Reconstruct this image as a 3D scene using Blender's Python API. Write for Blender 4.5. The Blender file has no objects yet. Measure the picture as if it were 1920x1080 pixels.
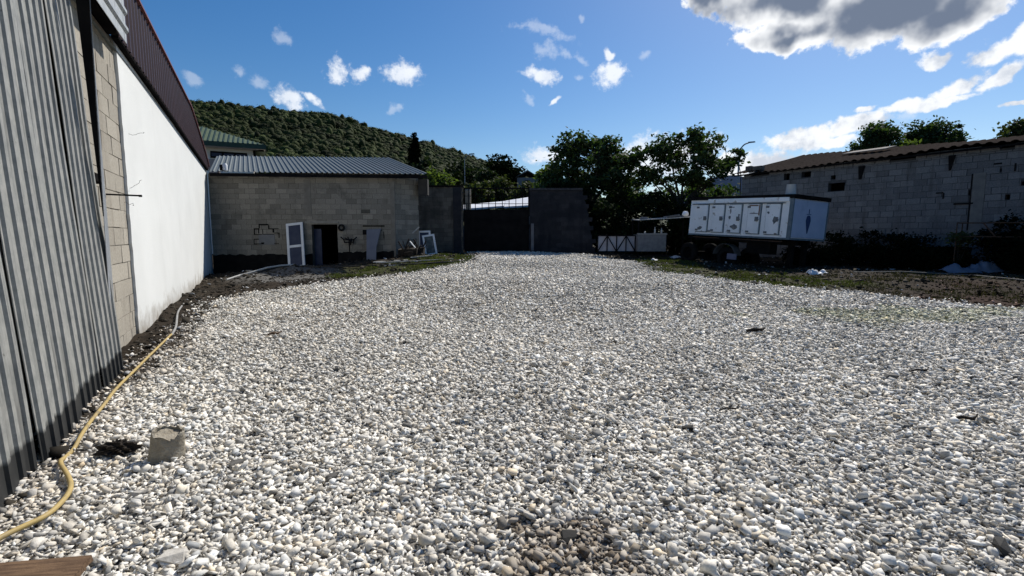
import bpy, bmesh, math, random
import numpy as np
from mathutils import Vector, Matrix

R = math.radians
rnd = random.Random(7)
rng = np.random.default_rng(11)
scn = bpy.context.scene
COL = scn.collection

# ------------------------------------------------------------------ camera model (photo 1920x1080)
F = 932.0
PITCH = math.atan(100.0 / F)
CAM = np.array([0.0, 0.0, 1.6])
cp, sp = math.cos(PITCH), math.sin(PITCH)

def ray(u, v):
    x = (u - 960.0) / F; y = (540.0 - v) / F
    return np.array([x, cp + y * sp, -sp + y * cp])

def PY(u, v, Y):
    d = ray(u, v); t = Y / d[1]
    return CAM + d * t

# ------------------------------------------------------------------ ground heights
GP = np.array([
    (-12, 19.8, .0), (-9, 19.6, .18), (-7.5, 19.3, .34), (-3.7, 19.8, .80), (-5.5, 19.2, .60), (-1.5, 23.3, .80), (0, 23.3, .80),
    (3, 23, .75), (5, 20, .55), (9, 17, .42), (8, 20.5, .48), (12, 15, .42), (10, 9.7, .2), (15, 13, .45), (18, 10, .45),
    (0, 3, 0), (-2, 2, 0), (-3, 5, 0), (-5.5, 7.15, .06), (5, 5, 0), (0, 7, .02), (-4, 10, .1), (4, 10, .14), (-9, 14, .05), (-5, 15, .32),
    (0, 15, .42), (0, 19, .70), (5, 15, .36), (-7, 16, .22), (-3, 24, .8), (12, 22, .6), (3, 30, .8), (-8, 28, .7), (12, 30, .8),
    (0, -4, 0), (-6, -4, 0), (8, -4, 0), (20, 0, .3), (-14, 12, 0)])

def gz(x, y):
    x = np.asarray(x, float); y = np.asarray(y, float)
    sh = x.shape
    X = x.ravel()[:, None]; Y = y.ravel()[:, None]
    d2 = (X - GP[None, :, 0]) ** 2 + (Y - GP[None, :, 1]) ** 2
    w = 1.0 / (d2 + .8) ** 1.7
    z = (w * GP[None, :, 2]).sum(1) / w.sum(1)
    return z.reshape(sh)

def g1(x, y): return float(gz(np.array([x]), np.array([y]))[0])

def PG(u, v, lift=0.0):
    d = ray(u, v)
    t = 1.0
    if d[2] > -.012: d[2] = -.012
    prev = None
    ts = np.concatenate([np.arange(1.2, 12, .05), np.arange(12, 34, .1)])
    pts = CAM[None, :] + d[None, :] * ts[:, None]
    below = pts[:, 2] < gz(pts[:, 0], pts[:, 1]) + lift
    k = int(np.argmax(below)) if below.any() else len(ts) - 1
    p = pts[k].copy(); p[2] = g1(p[0], p[1]) + lift
    return p

# ------------------------------------------------------------------ mesh builder
class MB:
    def __init__(self):
        self.v = []; self.f = []; self.t = []; self.cur = 0.5; self.adds = []
    def add(self, vs, fs):
        self.adds.append((list(vs), list(fs)))
        o = len(self.v)
        self.v.extend([tuple(map(float, p)) for p in vs])
        for f in fs:
            self.f.append(tuple(i + o for i in f)); self.t.append(self.cur)
        return self
    def box(self, a, b, jit=0.0):
        (x0, y0, z0), (x1, y1, z1) = a, b
        vs = [(x0, y0, z0), (x1, y0, z0), (x1, y1, z0), (x0, y1, z0), (x0, y0, z1), (x1, y0, z1), (x1, y1, z1), (x0, y1, z1)]
        if jit: vs = [(p[0] + rnd.uniform(-jit, jit), p[1] + rnd.uniform(-jit, jit), p[2] + rnd.uniform(-jit, jit)) for p in vs]
        return self.add(vs, [(3, 2, 1, 0), (4, 5, 6, 7), (0, 1, 5, 4), (1, 2, 6, 5), (2, 3, 7, 6), (3, 0, 4, 7)])
    def bar(self, a, b, w, h=None, up=(0, 0, 1)):
        h = h or w
        a = Vector(a); b = Vector(b); d = (b - a).normalized()
        u = Vector(up)
        if abs(d.dot(u)) > .98: u = Vector((0, 1, 0))
        s = d.cross(u).normalized(); n = s.cross(d).normalized()
        vs = []
        for p in (a, b):
            for (i, j) in ((-1, -1), (1, -1), (1, 1), (-1, 1)):
                vs.append(p + s * (i * w / 2) + n * (j * h / 2))
        return self.add(vs, [(3, 2, 1, 0), (4, 5, 6, 7), (0, 1, 5, 4), (1, 2, 6, 5), (2, 3, 7, 6), (3, 0, 4, 7)])
    def tube(self, pts, r, seg=8, cap=True):
        pts = [Vector(p) for p in pts]
        n = len(pts)
        rs = r if isinstance(r, (list, tuple)) else [r] * n
        vs = []; fs = []
        ref = Vector((0, 0, 1))
        d0 = (pts[1] - pts[0]).normalized()
        if abs(d0.dot(ref)) > .95: ref = Vector((1, 0, 0))
        for i, p in enumerate(pts):
            d = (pts[min(i + 1, n - 1)] - pts[max(i - 1, 0)])
            d = d.normalized() if d.length > 1e-9 else d0
            s = d.cross(ref)
            s = s.normalized() if s.length > 1e-6 else Vector((1, 0, 0))
            q = s.cross(d).normalized()
            ref = q
            for k in range(seg):
                a = 2 * math.pi * k / seg
                vs.append(p + (s * math.cos(a) + q * math.sin(a)) * rs[i])
        for i in range(n - 1):
            for k in range(seg):
                k2 = (k + 1) % seg
                fs.append((i * seg + k, i * seg + k2, (i + 1) * seg + k2, (i + 1) * seg + k))
        if cap:
            fs.append(tuple(range(seg - 1, -1, -1))); fs.append(tuple((n - 1) * seg + k for k in range(seg)))
        return self.add(vs, fs)
    def lathe(self, prof, c=(0, 0, 0), axis='z', seg=20):
        vs = []; fs = []
        for (r, h) in prof:
            for k in range(seg):
                a = 2 * math.pi * k / seg
                x, y = r * math.cos(a), r * math.sin(a)
                p = (x, y, h) if axis == 'z' else ((x, h, y) if axis == 'y' else (h, x, y))
                vs.append((p[0] + c[0], p[1] + c[1], p[2] + c[2]))
        n = len(prof)
        for i in range(n - 1):
            for k in range(seg):
                k2 = (k + 1) % seg
                f = (i * seg + k, i * seg + k2, (i + 1) * seg + k2, (i + 1) * seg + k)
                fs.append(f if axis != 'y' else f[::-1])
        return self.add(vs, fs)
    def prism(self, poly, y0, y1):
        """outline in x,z extruded along y"""
        n = len(poly)
        vs = [(p[0], y0, p[1]) for p in poly] + [(p[0], y1, p[1]) for p in poly]
        fs = [tuple(range(n)), tuple(range(2 * n - 1, n - 1, -1))]
        for i in range(n):
            j = (i + 1) % n
            fs.append((i, i + n, j + n, j))
        return self.add(vs, fs)
    def build_each(self, name, m, parent=None):
        for vs, fs in self.adds:
            x = MB(); x.cur = self.cur; x.add(vs, fs); x.build(name, m, parent)
    def build(self, name, m, parent=None, smooth=False, loc=None, rz=None):
        me = bpy.data.meshes.new(name)
        me.from_pydata(self.v, [], self.f); me.update()
        if len(self.t) == len(me.polygons):
            a = me.attributes.new('tint', 'FLOAT', 'FACE'); a.data.foreach_set('value', self.t)
        bm = bmesh.new(); bm.from_mesh(me); bmesh.ops.recalc_face_normals(bm, faces=bm.faces); bm.to_mesh(me); bm.free()
        if smooth:
            me.polygons.foreach_set('use_smooth', [True] * len(me.polygons))
            try: me.set_sharp_from_angle(angle=R(40))
            except Exception: pass
        me.materials.append(m)
        o = bpy.data.objects.new(name, me); COL.objects.link(o)
        if parent is not None: o.parent = parent
        if loc is not None: o.location = loc
        if rz is not None: o.rotation_euler = (0, 0, rz)
        return o

def npmesh(name, V, Fq, m, parent=None, colors=None, tris=True):
    """big numpy mesh; V (n,3), Fq (k,3|4)"""
    me = bpy.data.meshes.new(name)
    k = Fq.shape[1]
    me.vertices.add(len(V)); me.vertices.foreach_set('co', np.ascontiguousarray(V, np.float32).ravel())
    me.loops.add(Fq.size); me.loops.foreach_set('vertex_index', np.ascontiguousarray(Fq, np.int32).ravel())
    me.polygons.add(len(Fq)); me.polygons.foreach_set('loop_start', np.arange(0, Fq.size, k, dtype=np.int32))
    me.update(calc_edges=True)
    if colors is not None:
        a = me.attributes.new('tintc', 'FLOAT_COLOR', 'POINT')
        a.data.foreach_set('color', np.ascontiguousarray(colors, np.float32).ravel())
    me.materials.append(m)
    o = bpy.data.objects.new(name, me); COL.objects.link(o)
    if parent is not None: o.parent = parent
    return o

def tag(o, label=None, cat=None, group=None, kind=None):
    if label: o['label'] = label
    if cat: o['category'] = cat
    if group: o['group'] = group
    if kind: o['kind'] = kind
    return o

def thing(name, label, cat, loc=(0, 0, 0), rz=0.0, group=None):
    o = bpy.data.objects.new(name, None); COL.objects.link(o)
    o.empty_display_size = .2
    o.location = tuple(map(float, loc)); o.rotation_euler = (0, 0, rz)
    return tag(o, label, cat, group)

# ------------------------------------------------------------------ materials
def nodes(name):
    m = bpy.data.materials.new(name); m.use_nodes = True
    nt = m.node_tree; nt.nodes.clear()
    out = nt.nodes.new('ShaderNodeOutputMaterial'); b = nt.nodes.new('ShaderNodeBsdfPrincipled')
    nt.links.new(b.outputs[0], out.inputs[0])
    return m, nt, b

def N(nt, t, **kw):
    n = nt.nodes.new(t)
    for k, v in kw.items():
        if k.startswith('i_'):
            key = k[2:]
            key = int(key) if key.isdigit() else key
            n.inputs[key].default_value = v
        else: setattr(n, k, v)
    return n

def mixc(nt, fac, a, b, mode='MIX'):
    n = nt.nodes.new('ShaderNodeMix'); n.data_type = 'RGBA'; n.blend_type = mode
    for s, val in ((n.inputs[0], fac), (n.inputs[6], a), (n.inputs[7], b)):
        if hasattr(val, 'links'): nt.links.new(val, s)
        elif isinstance(val, (int, float)): s.default_value = val
        else: s.default_value = (*val, 1.0)
    return n.outputs[2]

def ramp(nt, src, lo, hi, a=0.0, b=1.0):
    n = nt.nodes.new('ShaderNodeMapRange'); n.clamp = True
    n.inputs[1].default_value = lo; n.inputs[2].default_value = hi; n.inputs[3].default_value = a; n.inputs[4].default_value = b
    nt.links.new(src, n.inputs[0]); return n.outputs[0]

def noise(nt, scale, detail=4, coord='Object', rough=.55, dist=0.0, stretch=None):
    tc = nt.nodes.new('ShaderNodeTexCoord'); n = nt.nodes.new('ShaderNodeTexNoise')
    n.inputs['Scale'].default_value = scale; n.inputs['Detail'].default_value = detail
    n.inputs['Roughness'].default_value = rough; n.inputs['Distortion'].default_value = dist
    if stretch:
        mp = nt.nodes.new('ShaderNodeMapping'); mp.inputs['Scale'].default_value = stretch
        nt.links.new(tc.outputs[coord], mp.inputs[0]); nt.links.new(mp.outputs[0], n.inputs['Vector'])
    else: nt.links.new(tc.outputs[coord], n.inputs['Vector'])
    return n.outputs[0]

def bump(nt, b, h, strength=.3, dist=.02):
    n = nt.nodes.new('ShaderNodeBump'); n.inputs['Strength'].default_value = strength; n.inputs['Distance'].default_value = dist
    nt.links.new(h, n.inputs['Height']); nt.links.new(n.outputs[0], b.inputs['Normal'])

def setc(nt, b, c):
    if hasattr(c, 'links'): nt.links.new(c, b.inputs['Base Color'])
    else: b.inputs['Base Color'].default_value = (*c, 1)

def M(name, c1, c2=None, scale=6, lo=.35, hi=.65, rough=.8, metal=0, bmp=0, bscale=40, bdist=.01, spec=.3, stretch=None, c3=None, s3=2.0, lo3=.55, hi3=.7):
    m, nt, b = nodes(name)
    c = c1
    if c2 is not None: c = mixc(nt, ramp(nt, noise(nt, scale, 5, stretch=stretch), lo, hi), c1, c2)
    if c3 is not None: c = mixc(nt, ramp(nt, noise(nt, s3, 6, rough=.65), lo3, hi3), c, c3)
    setc(nt, b, c)
    b.inputs['Roughness'].default_value = rough; b.inputs['Metallic'].default_value = metal
    b.inputs['Specular IOR Level'].default_value = spec
    if bmp: bump(nt, b, noise(nt, bscale, 5), bmp, bdist)
    return m

def attr(nt, name, out='Fac'):
    n = nt.nodes.new('ShaderNodeAttribute'); n.attribute_name = name; return n.outputs[out]

def M_block(name, dark, light, smear, smear_amt=(.55, .68), streak=None, fine=28):
    """concrete blocks: per-block tone from the mesh, smeared mortar patches, pitted surface"""
    m, nt, b = nodes(name)
    c = mixc(nt, attr(nt, 'tint'), dark, light)
    n1 = noise(nt, 1.1, 6, rough=.62)
    c = mixc(nt, ramp(nt, n1, smear_amt[0], smear_amt[1], 0, .85), c, smear)
    n2 = noise(nt, fine, 6, rough=.7)
    c = mixc(nt, ramp(nt, n2, .3, .7, 0, .5), c, tuple(x * .55 for x in dark))
    if streak is not None:
        n3 = noise(nt, 2.2, 5, stretch=(1.6, 1, .22))
        c = mixc(nt, ramp(nt, n3, .52, .72, 0, .8), c, streak)
    setc(nt, b, c); b.inputs['Roughness'].default_value = .92; b.inputs['Specular IOR Level'].default_value = .15
    bump(nt, b, n2, .55, .012)
    return m

def M_leaf(name, ca, cb, trans=.35, scale=.9, spec=.12):
    m = bpy.data.materials.new(name); m.use_nodes = True; nt = m.node_tree; nt.nodes.clear()
    out = nt.nodes.new('ShaderNodeOutputMaterial')
    c = mixc(nt, ramp(nt, noise(nt, scale, 3), .35, .65), ca, cb)
    d = nt.nodes.new('ShaderNodeBsdfPrincipled'); d.inputs['Roughness'].default_value = .75; d.inputs['Specular IOR Level'].default_value = spec
    t = nt.nodes.new('ShaderNodeBsdfTranslucent')
    nt.links.new(c, d.inputs['Base Color'])
    c2 = mixc(nt, 1.0, c, (1.3, 1.5, .6), 'MULTIPLY'); nt.links.new(c2, t.inputs[0])
    mx = nt.nodes.new('ShaderNodeMixShader'); mx.inputs[0].default_value = trans
    nt.links.new(d.outputs[0], mx.inputs[1]); nt.links.new(t.outputs[0], mx.inputs[2]); nt.links.new(mx.outputs[0], out.inputs[0])
    return m

def M_zinc(name, a, bcol, stain, rough=.45, metal=.55, low_band_h=None, seam=None, stainlo=.55):
    m, nt, b = nodes(name)
    c = mixc(nt, ramp(nt, noise(nt, 9, 5, rough=.7), .35, .65), a, bcol)
    c = mixc(nt, ramp(nt, noise(nt, 3, 6, stretch=(2.5, 2.5, .25), rough=.65), stainlo, stainlo + .16, 0, .8), c, stain)
    spk = noise(nt, 34, 3, stretch=(1, 1, .6))
    c = mixc(nt, ramp(nt, spk, .69, .74, 0, .7), c, tuple(x * .3 for x in stain))
    if low_band_h:
        tc = nt.nodes.new('ShaderNodeTexCoord'); s = nt.nodes.new('ShaderNodeSeparateXYZ'); nt.links.new(tc.outputs['Object'], s.inputs[0])
        ad = nt.nodes.new('ShaderNodeMath'); ad.operation = 'ADD'
        nt.links.new(s.outputs[2], ad.inputs[0]); nt.links.new(ramp(nt, noise(nt, 4, 4), .2, .8, -.05, .05), ad.inputs[1])
        c = mixc(nt, ramp(nt, ad.outputs[0], low_band_h - .012, low_band_h + .025, .93, 0), c, (.012, .013, .014))  # near-black band below the given height, slightly uneven upper edge
    setc(nt, b, c)
    b.inputs['Roughness'].default_value = rough; b.inputs['Metallic'].default_value = metal; b.inputs['Specular IOR Level'].default_value = .0 if rough > .8 else .25
    bump(nt, b, noise(nt, 5, 3), .12, .02)
    return m

MAT = {}
MAT['block_near'] = M_block('block_near', (.27, .245, .205), (.45, .415, .35), (.31, .285, .245), streak=(.15, .125, .10))
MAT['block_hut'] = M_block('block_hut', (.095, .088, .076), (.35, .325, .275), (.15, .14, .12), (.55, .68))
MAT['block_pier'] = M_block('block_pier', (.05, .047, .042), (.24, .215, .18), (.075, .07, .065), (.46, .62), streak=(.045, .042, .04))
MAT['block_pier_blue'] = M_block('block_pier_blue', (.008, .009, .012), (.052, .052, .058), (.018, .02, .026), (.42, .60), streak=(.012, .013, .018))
MAT['block_right'] = M_block('block_right', (.06, .06, .065), (.235, .23, .235), (.115, .115, .12), (.53, .68), streak=(.075, .07, .068))
m, nt, b = nodes('plaster')
c = mixc(nt, ramp(nt, noise(nt, .8, 5), .35, .65), (.62, .63, .615), (.67, .68, .665))
c = mixc(nt, ramp(nt, noise(nt, 1.3, 6, stretch=(1.2, 1, .18), rough=.65), .58, .80, 0, .22), c, (.45, .44, .41))
tc_ = nt.nodes.new('ShaderNodeTexCoord'); sx_ = nt.nodes.new('ShaderNodeSeparateXYZ'); nt.links.new(tc_.outputs['Object'], sx_.inputs[0])
ad_ = nt.nodes.new('ShaderNodeMath'); ad_.operation = 'ADD'; nt.links.new(sx_.outputs[2], ad_.inputs[0]); nt.links.new(ramp(nt, noise(nt, 2.6, 7, rough=.7), .2, .8, -.35, .35), ad_.inputs[1])
c = mixc(nt, ramp(nt, ad_.outputs[0], -.02, .42, .75, 0), c, (.20, .165, .12))
setc(nt, b, c); b.inputs['Roughness'].default_value = .9; b.inputs['Specular IOR Level'].default_value = .2
bump(nt, b, noise(nt, 22, 6, rough=.65), .35, .012)
MAT['plaster'] = m
MAT['zinc'] = M_zinc('zinc_sheet', (.315, .315, .295), (.215, .22, .21), (.115, .115, .11), rough=.6, metal=.1, low_band_h=.24, stainlo=.5)
MAT['zinc_old'] = M_zinc('zinc_flashing', (.42, .43, .42), (.52, .53, .51), (.22, .22, .21), rough=.5, metal=.4)
MAT['roof_zinc'] = M_zinc('roof_zinc', (.115, .13, .13), (.155, .175, .175), (.085, .09, .085), rough=.6, metal=.05)
MAT['maroon'] = M('maroon_sheet', (.030, .009, .010), (.042, .014, .014), scale=3, rough=.45, spec=.4, stretch=(3, 3, .4))
MAT['maroon_trim'] = M('maroon_trim', (.16, .065, .065), (.2, .09, .085), scale=5, rough=.5)
MAT['trim_blue'] = M('corner_trim', (.20, .25, .29), (.27, .32, .35), scale=4, rough=.6)
MAT['black'] = M('dull_black', (.008, .008, .009), (.016, .015, .015), scale=3, rough=.95, bmp=.4, bscale=20, spec=.05)  # plain dull black for hut foot band, gaps, cracks and roof pot
MAT['dark_in'] = M('dark_interior', (.01, .01, .011), (.018, .017, .016), scale=2, rough=1, spec=0)
MAT['gate'] = M('gate_steel', (.008, .008, .009), (.015, .014, .014), scale=3, rough=.9, spec=.0)
MAT['rust'] = M('rusty_steel', (.05, .028, .018), (.09, .05, .03), scale=14, rough=.9)
MAT['white_pvc'] = M('white_pvc', (.58, .60, .63), (.66, .68, .70), scale=4, rough=.45, spec=.4)
MAT['glass_blue'] = M('dusty_glass', (.03, .04, .075), (.05, .06, .095), scale=3, rough=.4, spec=.1)
MAT['pane_dirty'] = M('dirty_pane', (.05, .06, .06), (.16, .17, .16), scale=5, rough=.35, lo=.45, hi=.7)
MAT['hose'] = M('yellow_hose', (.44, .32, .11), (.36, .27, .12), scale=8, rough=.6, c3=(.20, .16, .10), s3=9, lo3=.52, hi3=.72)
MAT['hose_grey'] = M('grey_hose', (.30, .30, .29), (.22, .21, .2), scale=8, rough=.6)
MAT['black_hose'] = M('black_hose', (.012, .012, .012), (.02, .02, .02), scale=5, rough=.5)
MAT['pvc_grey'] = M('grey_pipe', (.42, .42, .40), (.34, .34, .33), scale=6, rough=.5)
MAT['wood'] = M('weathered_wood', (.085, .05, .03), (.17, .105, .06), scale=7, rough=.8, stretch=(1, 14, 14), bmp=.4, bscale=30)
MAT['bark'] = M('bark', (.03, .024, .018), (.055, .045, .035), scale=9, rough=.95, stretch=(3, 3, .5), bmp=.5, bscale=14)
MAT['chunk'] = M('broken_pot', (.22, .19, .145), (.34, .31, .25), scale=11, rough=.85, bmp=.8, bscale=45, bdist=.02, c3=(.10, .08, .055), s3=6)
MAT['rag'] = M('dark_rag', (.014, .011, .009), (.036, .028, .021), scale=18, rough=.95, bmp=.8, bscale=35)
MAT['tarp'] = M('shaded_sacking', (.11, .12, .16), (.17, .18, .225), scale=4, rough=.6)  # shade on the sacking is put into this dark bluish colour
MAT['paper'] = M('white_plastic', (.72, .73, .74), (.62, .63, .65), scale=6, rough=.5)
MAT['truck_white'] = M('chipped_white_paint', (.74, .77, .79), (.82, .84, .86), scale=2.2, rough=.5, spec=.35, c3=(.40, .37, .33), s3=4.5, lo3=.60, hi3=.68)
MAT['truck_end'] = M('pale_blue_paint', (.36, .42, .56), (.42, .48, .61), scale=2, rough=.6, c3=(.30, .35, .48), s3=1.2)
MAT['seal'] = M('door_seal', (.09, .13, .16), (.14, .18, .21), scale=6, rough=.7)
MAT['chip'] = M('bare_patch', (.10, .12, .14), (.2, .2, .2), scale=12, rough=.8)
MAT['navy'] = M('navy_paint', (.025, .045, .125), (.035, .06, .15), scale=6, rough=.6)
MAT['rust_orange'] = M('rust_streak', (.20, .09, .05), (.12, .06, .035), scale=12, rough=.9)
MAT['tyre'] = M('tyre_rubber', (.010, .010, .010), (.02, .02, .02), scale=8, rough=.95, spec=.02)
MAT['steel_dark'] = M('dark_steel', (.007, .007, .008), (.013, .012, .011), scale=9, rough=.9, spec=.02)
MAT['fibro'] = M_zinc('fibre_cement', (.040, .032, .027), (.070, .057, .048), (.02, .017, .015), rough=.9, metal=0)
MAT['fibro_pale'] = M('roof_patch', (.15, .135, .12), (.2, .18, .16), scale=4, rough=.9)
MAT['green_roof'] = M('green_roof', (.095, .125, .065), (.125, .155, .085), scale=4, rough=.55)
MAT['green_dark'] = M('green_fascia', (.02, .045, .03), (.03, .055, .04), scale=4, rough=.6)
MAT['house_wall'] = M('house_render', (.66, .63, .58), (.72, .69, .64), scale=2, rough=.9)
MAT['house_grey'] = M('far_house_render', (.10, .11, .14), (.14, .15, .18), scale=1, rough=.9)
MAT['white_roof'] = M('white_roof_sheet', (.70, .71, .72), (.52, .53, .56), scale=.7, rough=.6, c3=(.2, .2, .21), s3=2.4, lo3=.62, hi3=.68)
MAT['lamp_grey'] = M('lamp_post', (.22, .24, .27), (.26, .28, .3), scale=3, rough=.5)
MAT['leaf_big'] = M_leaf('leaf_broad', (.022, .039, .013), (.046, .074, .024), .32, spec=.3)
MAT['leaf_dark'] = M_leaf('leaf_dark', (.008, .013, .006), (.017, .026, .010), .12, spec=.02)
MAT['leaf_olive'] = M_leaf('leaf_olive', (.035, .045, .016), (.062, .075, .028), .25)
MAT['leaf_lime'] = M_leaf('leaf_lime', (.06, .085, .022), (.09, .12, .035), .4)
MAT['leaf_pine'] = M_leaf('leaf_pine', (.016, .026, .014), (.035, .05, .022), .15)
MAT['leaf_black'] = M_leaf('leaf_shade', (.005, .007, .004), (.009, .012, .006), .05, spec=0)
MAT['grass'] = M_leaf('grass_blade', (.045, .06, .014), (.085, .095, .03), .3, scale=3)
MAT['dry'] = M_leaf('dry_weed', (.055, .042, .02), (.032, .036, .014), .2, scale=3)

# stones: tone from mesh colour
m, nt, b = nodes('limestone_gravel')
c = attr(nt, 'tintc', 'Color')
c = mixc(nt, ramp(nt, noise(nt, 42, 4, rough=.65), .38, .66, 0, .38), c, (.30, .285, .26))
setc(nt, b, c); b.inputs['Roughness'].default_value = .88; b.inputs['Specular IOR Level'].default_value = .2
bump(nt, b, noise(nt, 110, 4), .35, .006)
MAT['stone'] = m
m, nt, b = nodes('earth_clods')
setc(nt, b, attr(nt, 'tintc', 'Color')); b.inputs['Roughness'].default_value = .95; b.inputs['Specular IOR Level'].default_value = .1
MAT['clod'] = m

# ground: soil with grass, red earth, sand and gravel bed, by masks stored on the sheet
m, nt, b = nodes('yard_ground')
soil = mixc(nt, ramp(nt, noise(nt, 2.2, 6, rough=.65), .35, .65), (.018, .014, .010), (.044, .034, .024))
soil = mixc(nt, ramp(nt, noise(nt, 11, 5), .5, .7, 0, .6), soil, (.013, .010, .008))
gr = mixc(nt, ramp(nt, noise(nt, 5, 5), .35, .65), (.030, .036, .012), (.058, .060, .022))
sep = nt.nodes.new('ShaderNodeSeparateColor'); nt.links.new(attr(nt, 'zone', 'Color'), sep.inputs[0])
c = mixc(nt, sep.outputs[1], soil, gr)
c = mixc(nt, sep.outputs[2], c, (.036, .018, .013))
bed = mixc(nt, ramp(nt, noise(nt, 26, 5), .35, .65), (.10, .092, .08), (.22, .205, .185))
c = mixc(nt, sep.outputs[0], c, bed)
sandc = mixc(nt, ramp(nt, noise(nt, 14, 5), .35, .65), (.085, .081, .075), (.14, .135, .125))
c = mixc(nt, attr(nt, 'zone', 'Alpha'), c, sandc)
setc(nt, b, c); b.inputs['Roughness'].default_value = .95; b.inputs['Specular IOR Level'].default_value = .1
bump(nt, b, noise(nt, 14, 6, rough=.7), .8, .05)
MAT['ground'] = m

# ------------------------------------------------------------------ world + sun
SUN_AZ, SUN_EL = R(36), R(46)       # azimuth measured from +Y towards +X
w = bpy.data.worlds.new("World"); scn.world = w; w.use_nodes = True
nt = w.node_tree; nt.nodes.clear()
out = nt.nodes.new('ShaderNodeOutputWorld'); bg = nt.nodes.new('ShaderNodeBackground'); nt.links.new(bg.outputs[0], out.inputs[0])
STR = .09
bg.inputs[1].default_value = STR
sky = nt.nodes.new('ShaderNodeTexSky'); sky.sky_type = 'NISHITA'; sky.sun_disc = False
sky.sun_elevation = SUN_EL; sky.sun_rotation = SUN_AZ
sky.air_density = 1.0; sky.dust_density = .6; sky.ozone_density = 2.2; sky.altitude = 200
hs = nt.nodes.new('ShaderNodeHueSaturation'); hs.inputs['Saturation'].default_value = 1.38; hs.inputs['Value'].default_value = 1.03; hs.inputs['Hue'].default_value = .503
nt.links.new(sky.outputs[0], hs.inputs['Color'])
tc = nt.nodes.new('ShaderNodeTexCoord')
def vm(op, a, b2=None, **kw):
    n = nt.nodes.new('ShaderNodeVectorMath'); n.operation = op
    nt.links.new(a, n.inputs[0])
    if b2 is not None:
        if hasattr(b2, 'links'): nt.links.new(b2, n.inputs[1])
        else: n.inputs[1].default_value = b2
    return n
def ma(op, a, b2=None, c2=None, clamp=False):
    n = nt.nodes.new('ShaderNodeMath'); n.operation = op; n.use_clamp = clamp
    for s, val in zip(n.inputs, (a, b2, c2)):
        if val is None: continue
        if hasattr(val, 'links'): nt.links.new(val, s)
        else: s.default_value = val
    return n.outputs[0]
sx = nt.nodes.new('ShaderNodeSeparateXYZ'); nt.links.new(tc.outputs['Generated'], sx.inputs[0])
az = ma('ARCTAN2', sx.outputs[0], sx.outputs[1])
el = ma('ARCSINE', sx.outputs[2])
cb = nt.nodes.new('ShaderNodeCombineXYZ'); nt.links.new(az, cb.inputs[0]); nt.links.new(el, cb.inputs[1])
AE = cb.outputs[0]
def wnoise(scale, detail, rough=.6, vec=None, loc=(0, 0, 0)):
    n = nt.nodes.new('ShaderNodeTexNoise'); n.inputs['Scale'].default_value = scale; n.inputs['Detail'].default_value = detail; n.inputs['Roughness'].default_value = rough
    mp = nt.nodes.new('ShaderNodeMapping'); mp.inputs['Location'].default_value = loc
    nt.links.new(vec or AE, mp.inputs[0]); nt.links.new(mp.outputs[0], n.inputs['Vector'])
    return n
wn = wnoise(9, 4, .6)
warp = vm('SCALE', vm('SUBTRACT', wn.outputs['Color'], (.5, .5, .5)).outputs[0]); warp.inputs['Scale'].default_value = .075
AEW = vm('ADD', AE, warp.outputs[0]).outputs[0]
def skyuv(u, v):
    d = ray(u, v); n = np.linalg.norm(d); d = d / n
    return math.atan2(d[0], d[1]), math.asin(d[2])
def blobs(lst):
    acc = None
    for (u, v, ru, rv, rot) in lst:
        a0, e0 = skyuv(u, v); a1, _ = skyuv(u + 10, v); _, e1 = skyuv(u, v - 10)
        mp = nt.nodes.new('ShaderNodeMapping'); mp.vector_type = 'TEXTURE'
        mp.inputs['Location'].default_value = (a0, e0, 0); mp.inputs['Rotation'].default_value = (0, 0, R(rot))
        mp.inputs['Scale'].default_value = (abs(a1 - a0) / 10 * ru, abs(e1 - e0) / 10 * rv, 1)
        nt.links.new(AEW, mp.inputs[0])
        flat = vm('MULTIPLY', mp.outputs[0], (1, 1, 0)).outputs[0]
        L = vm('LENGTH', flat).outputs['Value']
        if acc is None: acc = L
        else: acc = ma('SMOOTH_MIN', acc, L, .14)
    return acc
fine = wnoise(34, 7, .62).outputs['Fac']
fine2 = wnoise(85, 5, .62, loc=(3, 1, 0)).outputs['Fac']
edge_n = ma('ADD', ma('MULTIPLY', ma('SUBTRACT', fine, .5), 1.5), ma('MULTIPLY', ma('SUBTRACT', fine2, .5), .7))
small = [(755, 132, 44, 27, -8), (630, 132, 22, 20, 20), (672, 130, 20, 17, 0), (540, 184, 28, 23, -25), (582, 178, 25, 9, -20),
         (1018, 137, 30, 17, -15), (1147, 133, 32, 23, -8), (1146, 100, 9, 13, 20), (1038, 187, 13, 6, 15), (1020, 290, 38, 20, 0), (1245, 300, 120, 45, 0)]
faint = [(350, 130, 22, 13, -35), (528, 71, 20, 16, -30), (1020, 88, 20, 14, 0), (1056, 95, 20, 9, -20), (1090, 100, 16, 8, -20), (1090, 138, 10, 9, 0), (1208, 102, 11, 8, 0), (984, 135, 17, 7, -20), (990, 182, 12, 10, 0),
         (495, 160, 22, 9, -30), (452, 135, 16, 12, 0), (1095, 28, 9, 10, 0), (735, 203, 12, 8, 0), (1700, 213, 22, 7, 8), (1020, 60, 60, 10, -10)]
band = [(1510, 255, 75, 28, 8), (1600, 235, 80, 24, 14), (1560, 270, 60, 14, -5), (1735, 190, 95, 13, 5), (1790, 160, 70, 16, 20), (1880, 140, 60, 16, 25), (1880, 88, 75, 24, 12), (1625, 198, 24, 8, 10), (1950, 60, 60, 40, 20), (1760, 102, 36, 14, 5), (1430, 312, 75, 30, 0), (1380, 318, 40, 30, 0), (1890, 190, 36, 5, 8)]
big = [(1480, 5, 160, 55, -8), (1490, 68, 125, 32, -5), (1660, 12, 220, 76, 2), (1790, 15, 130, 62, 14), (1330, -5, 60, 34, -25), (1640, -120, 320, 100, 0)]
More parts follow.
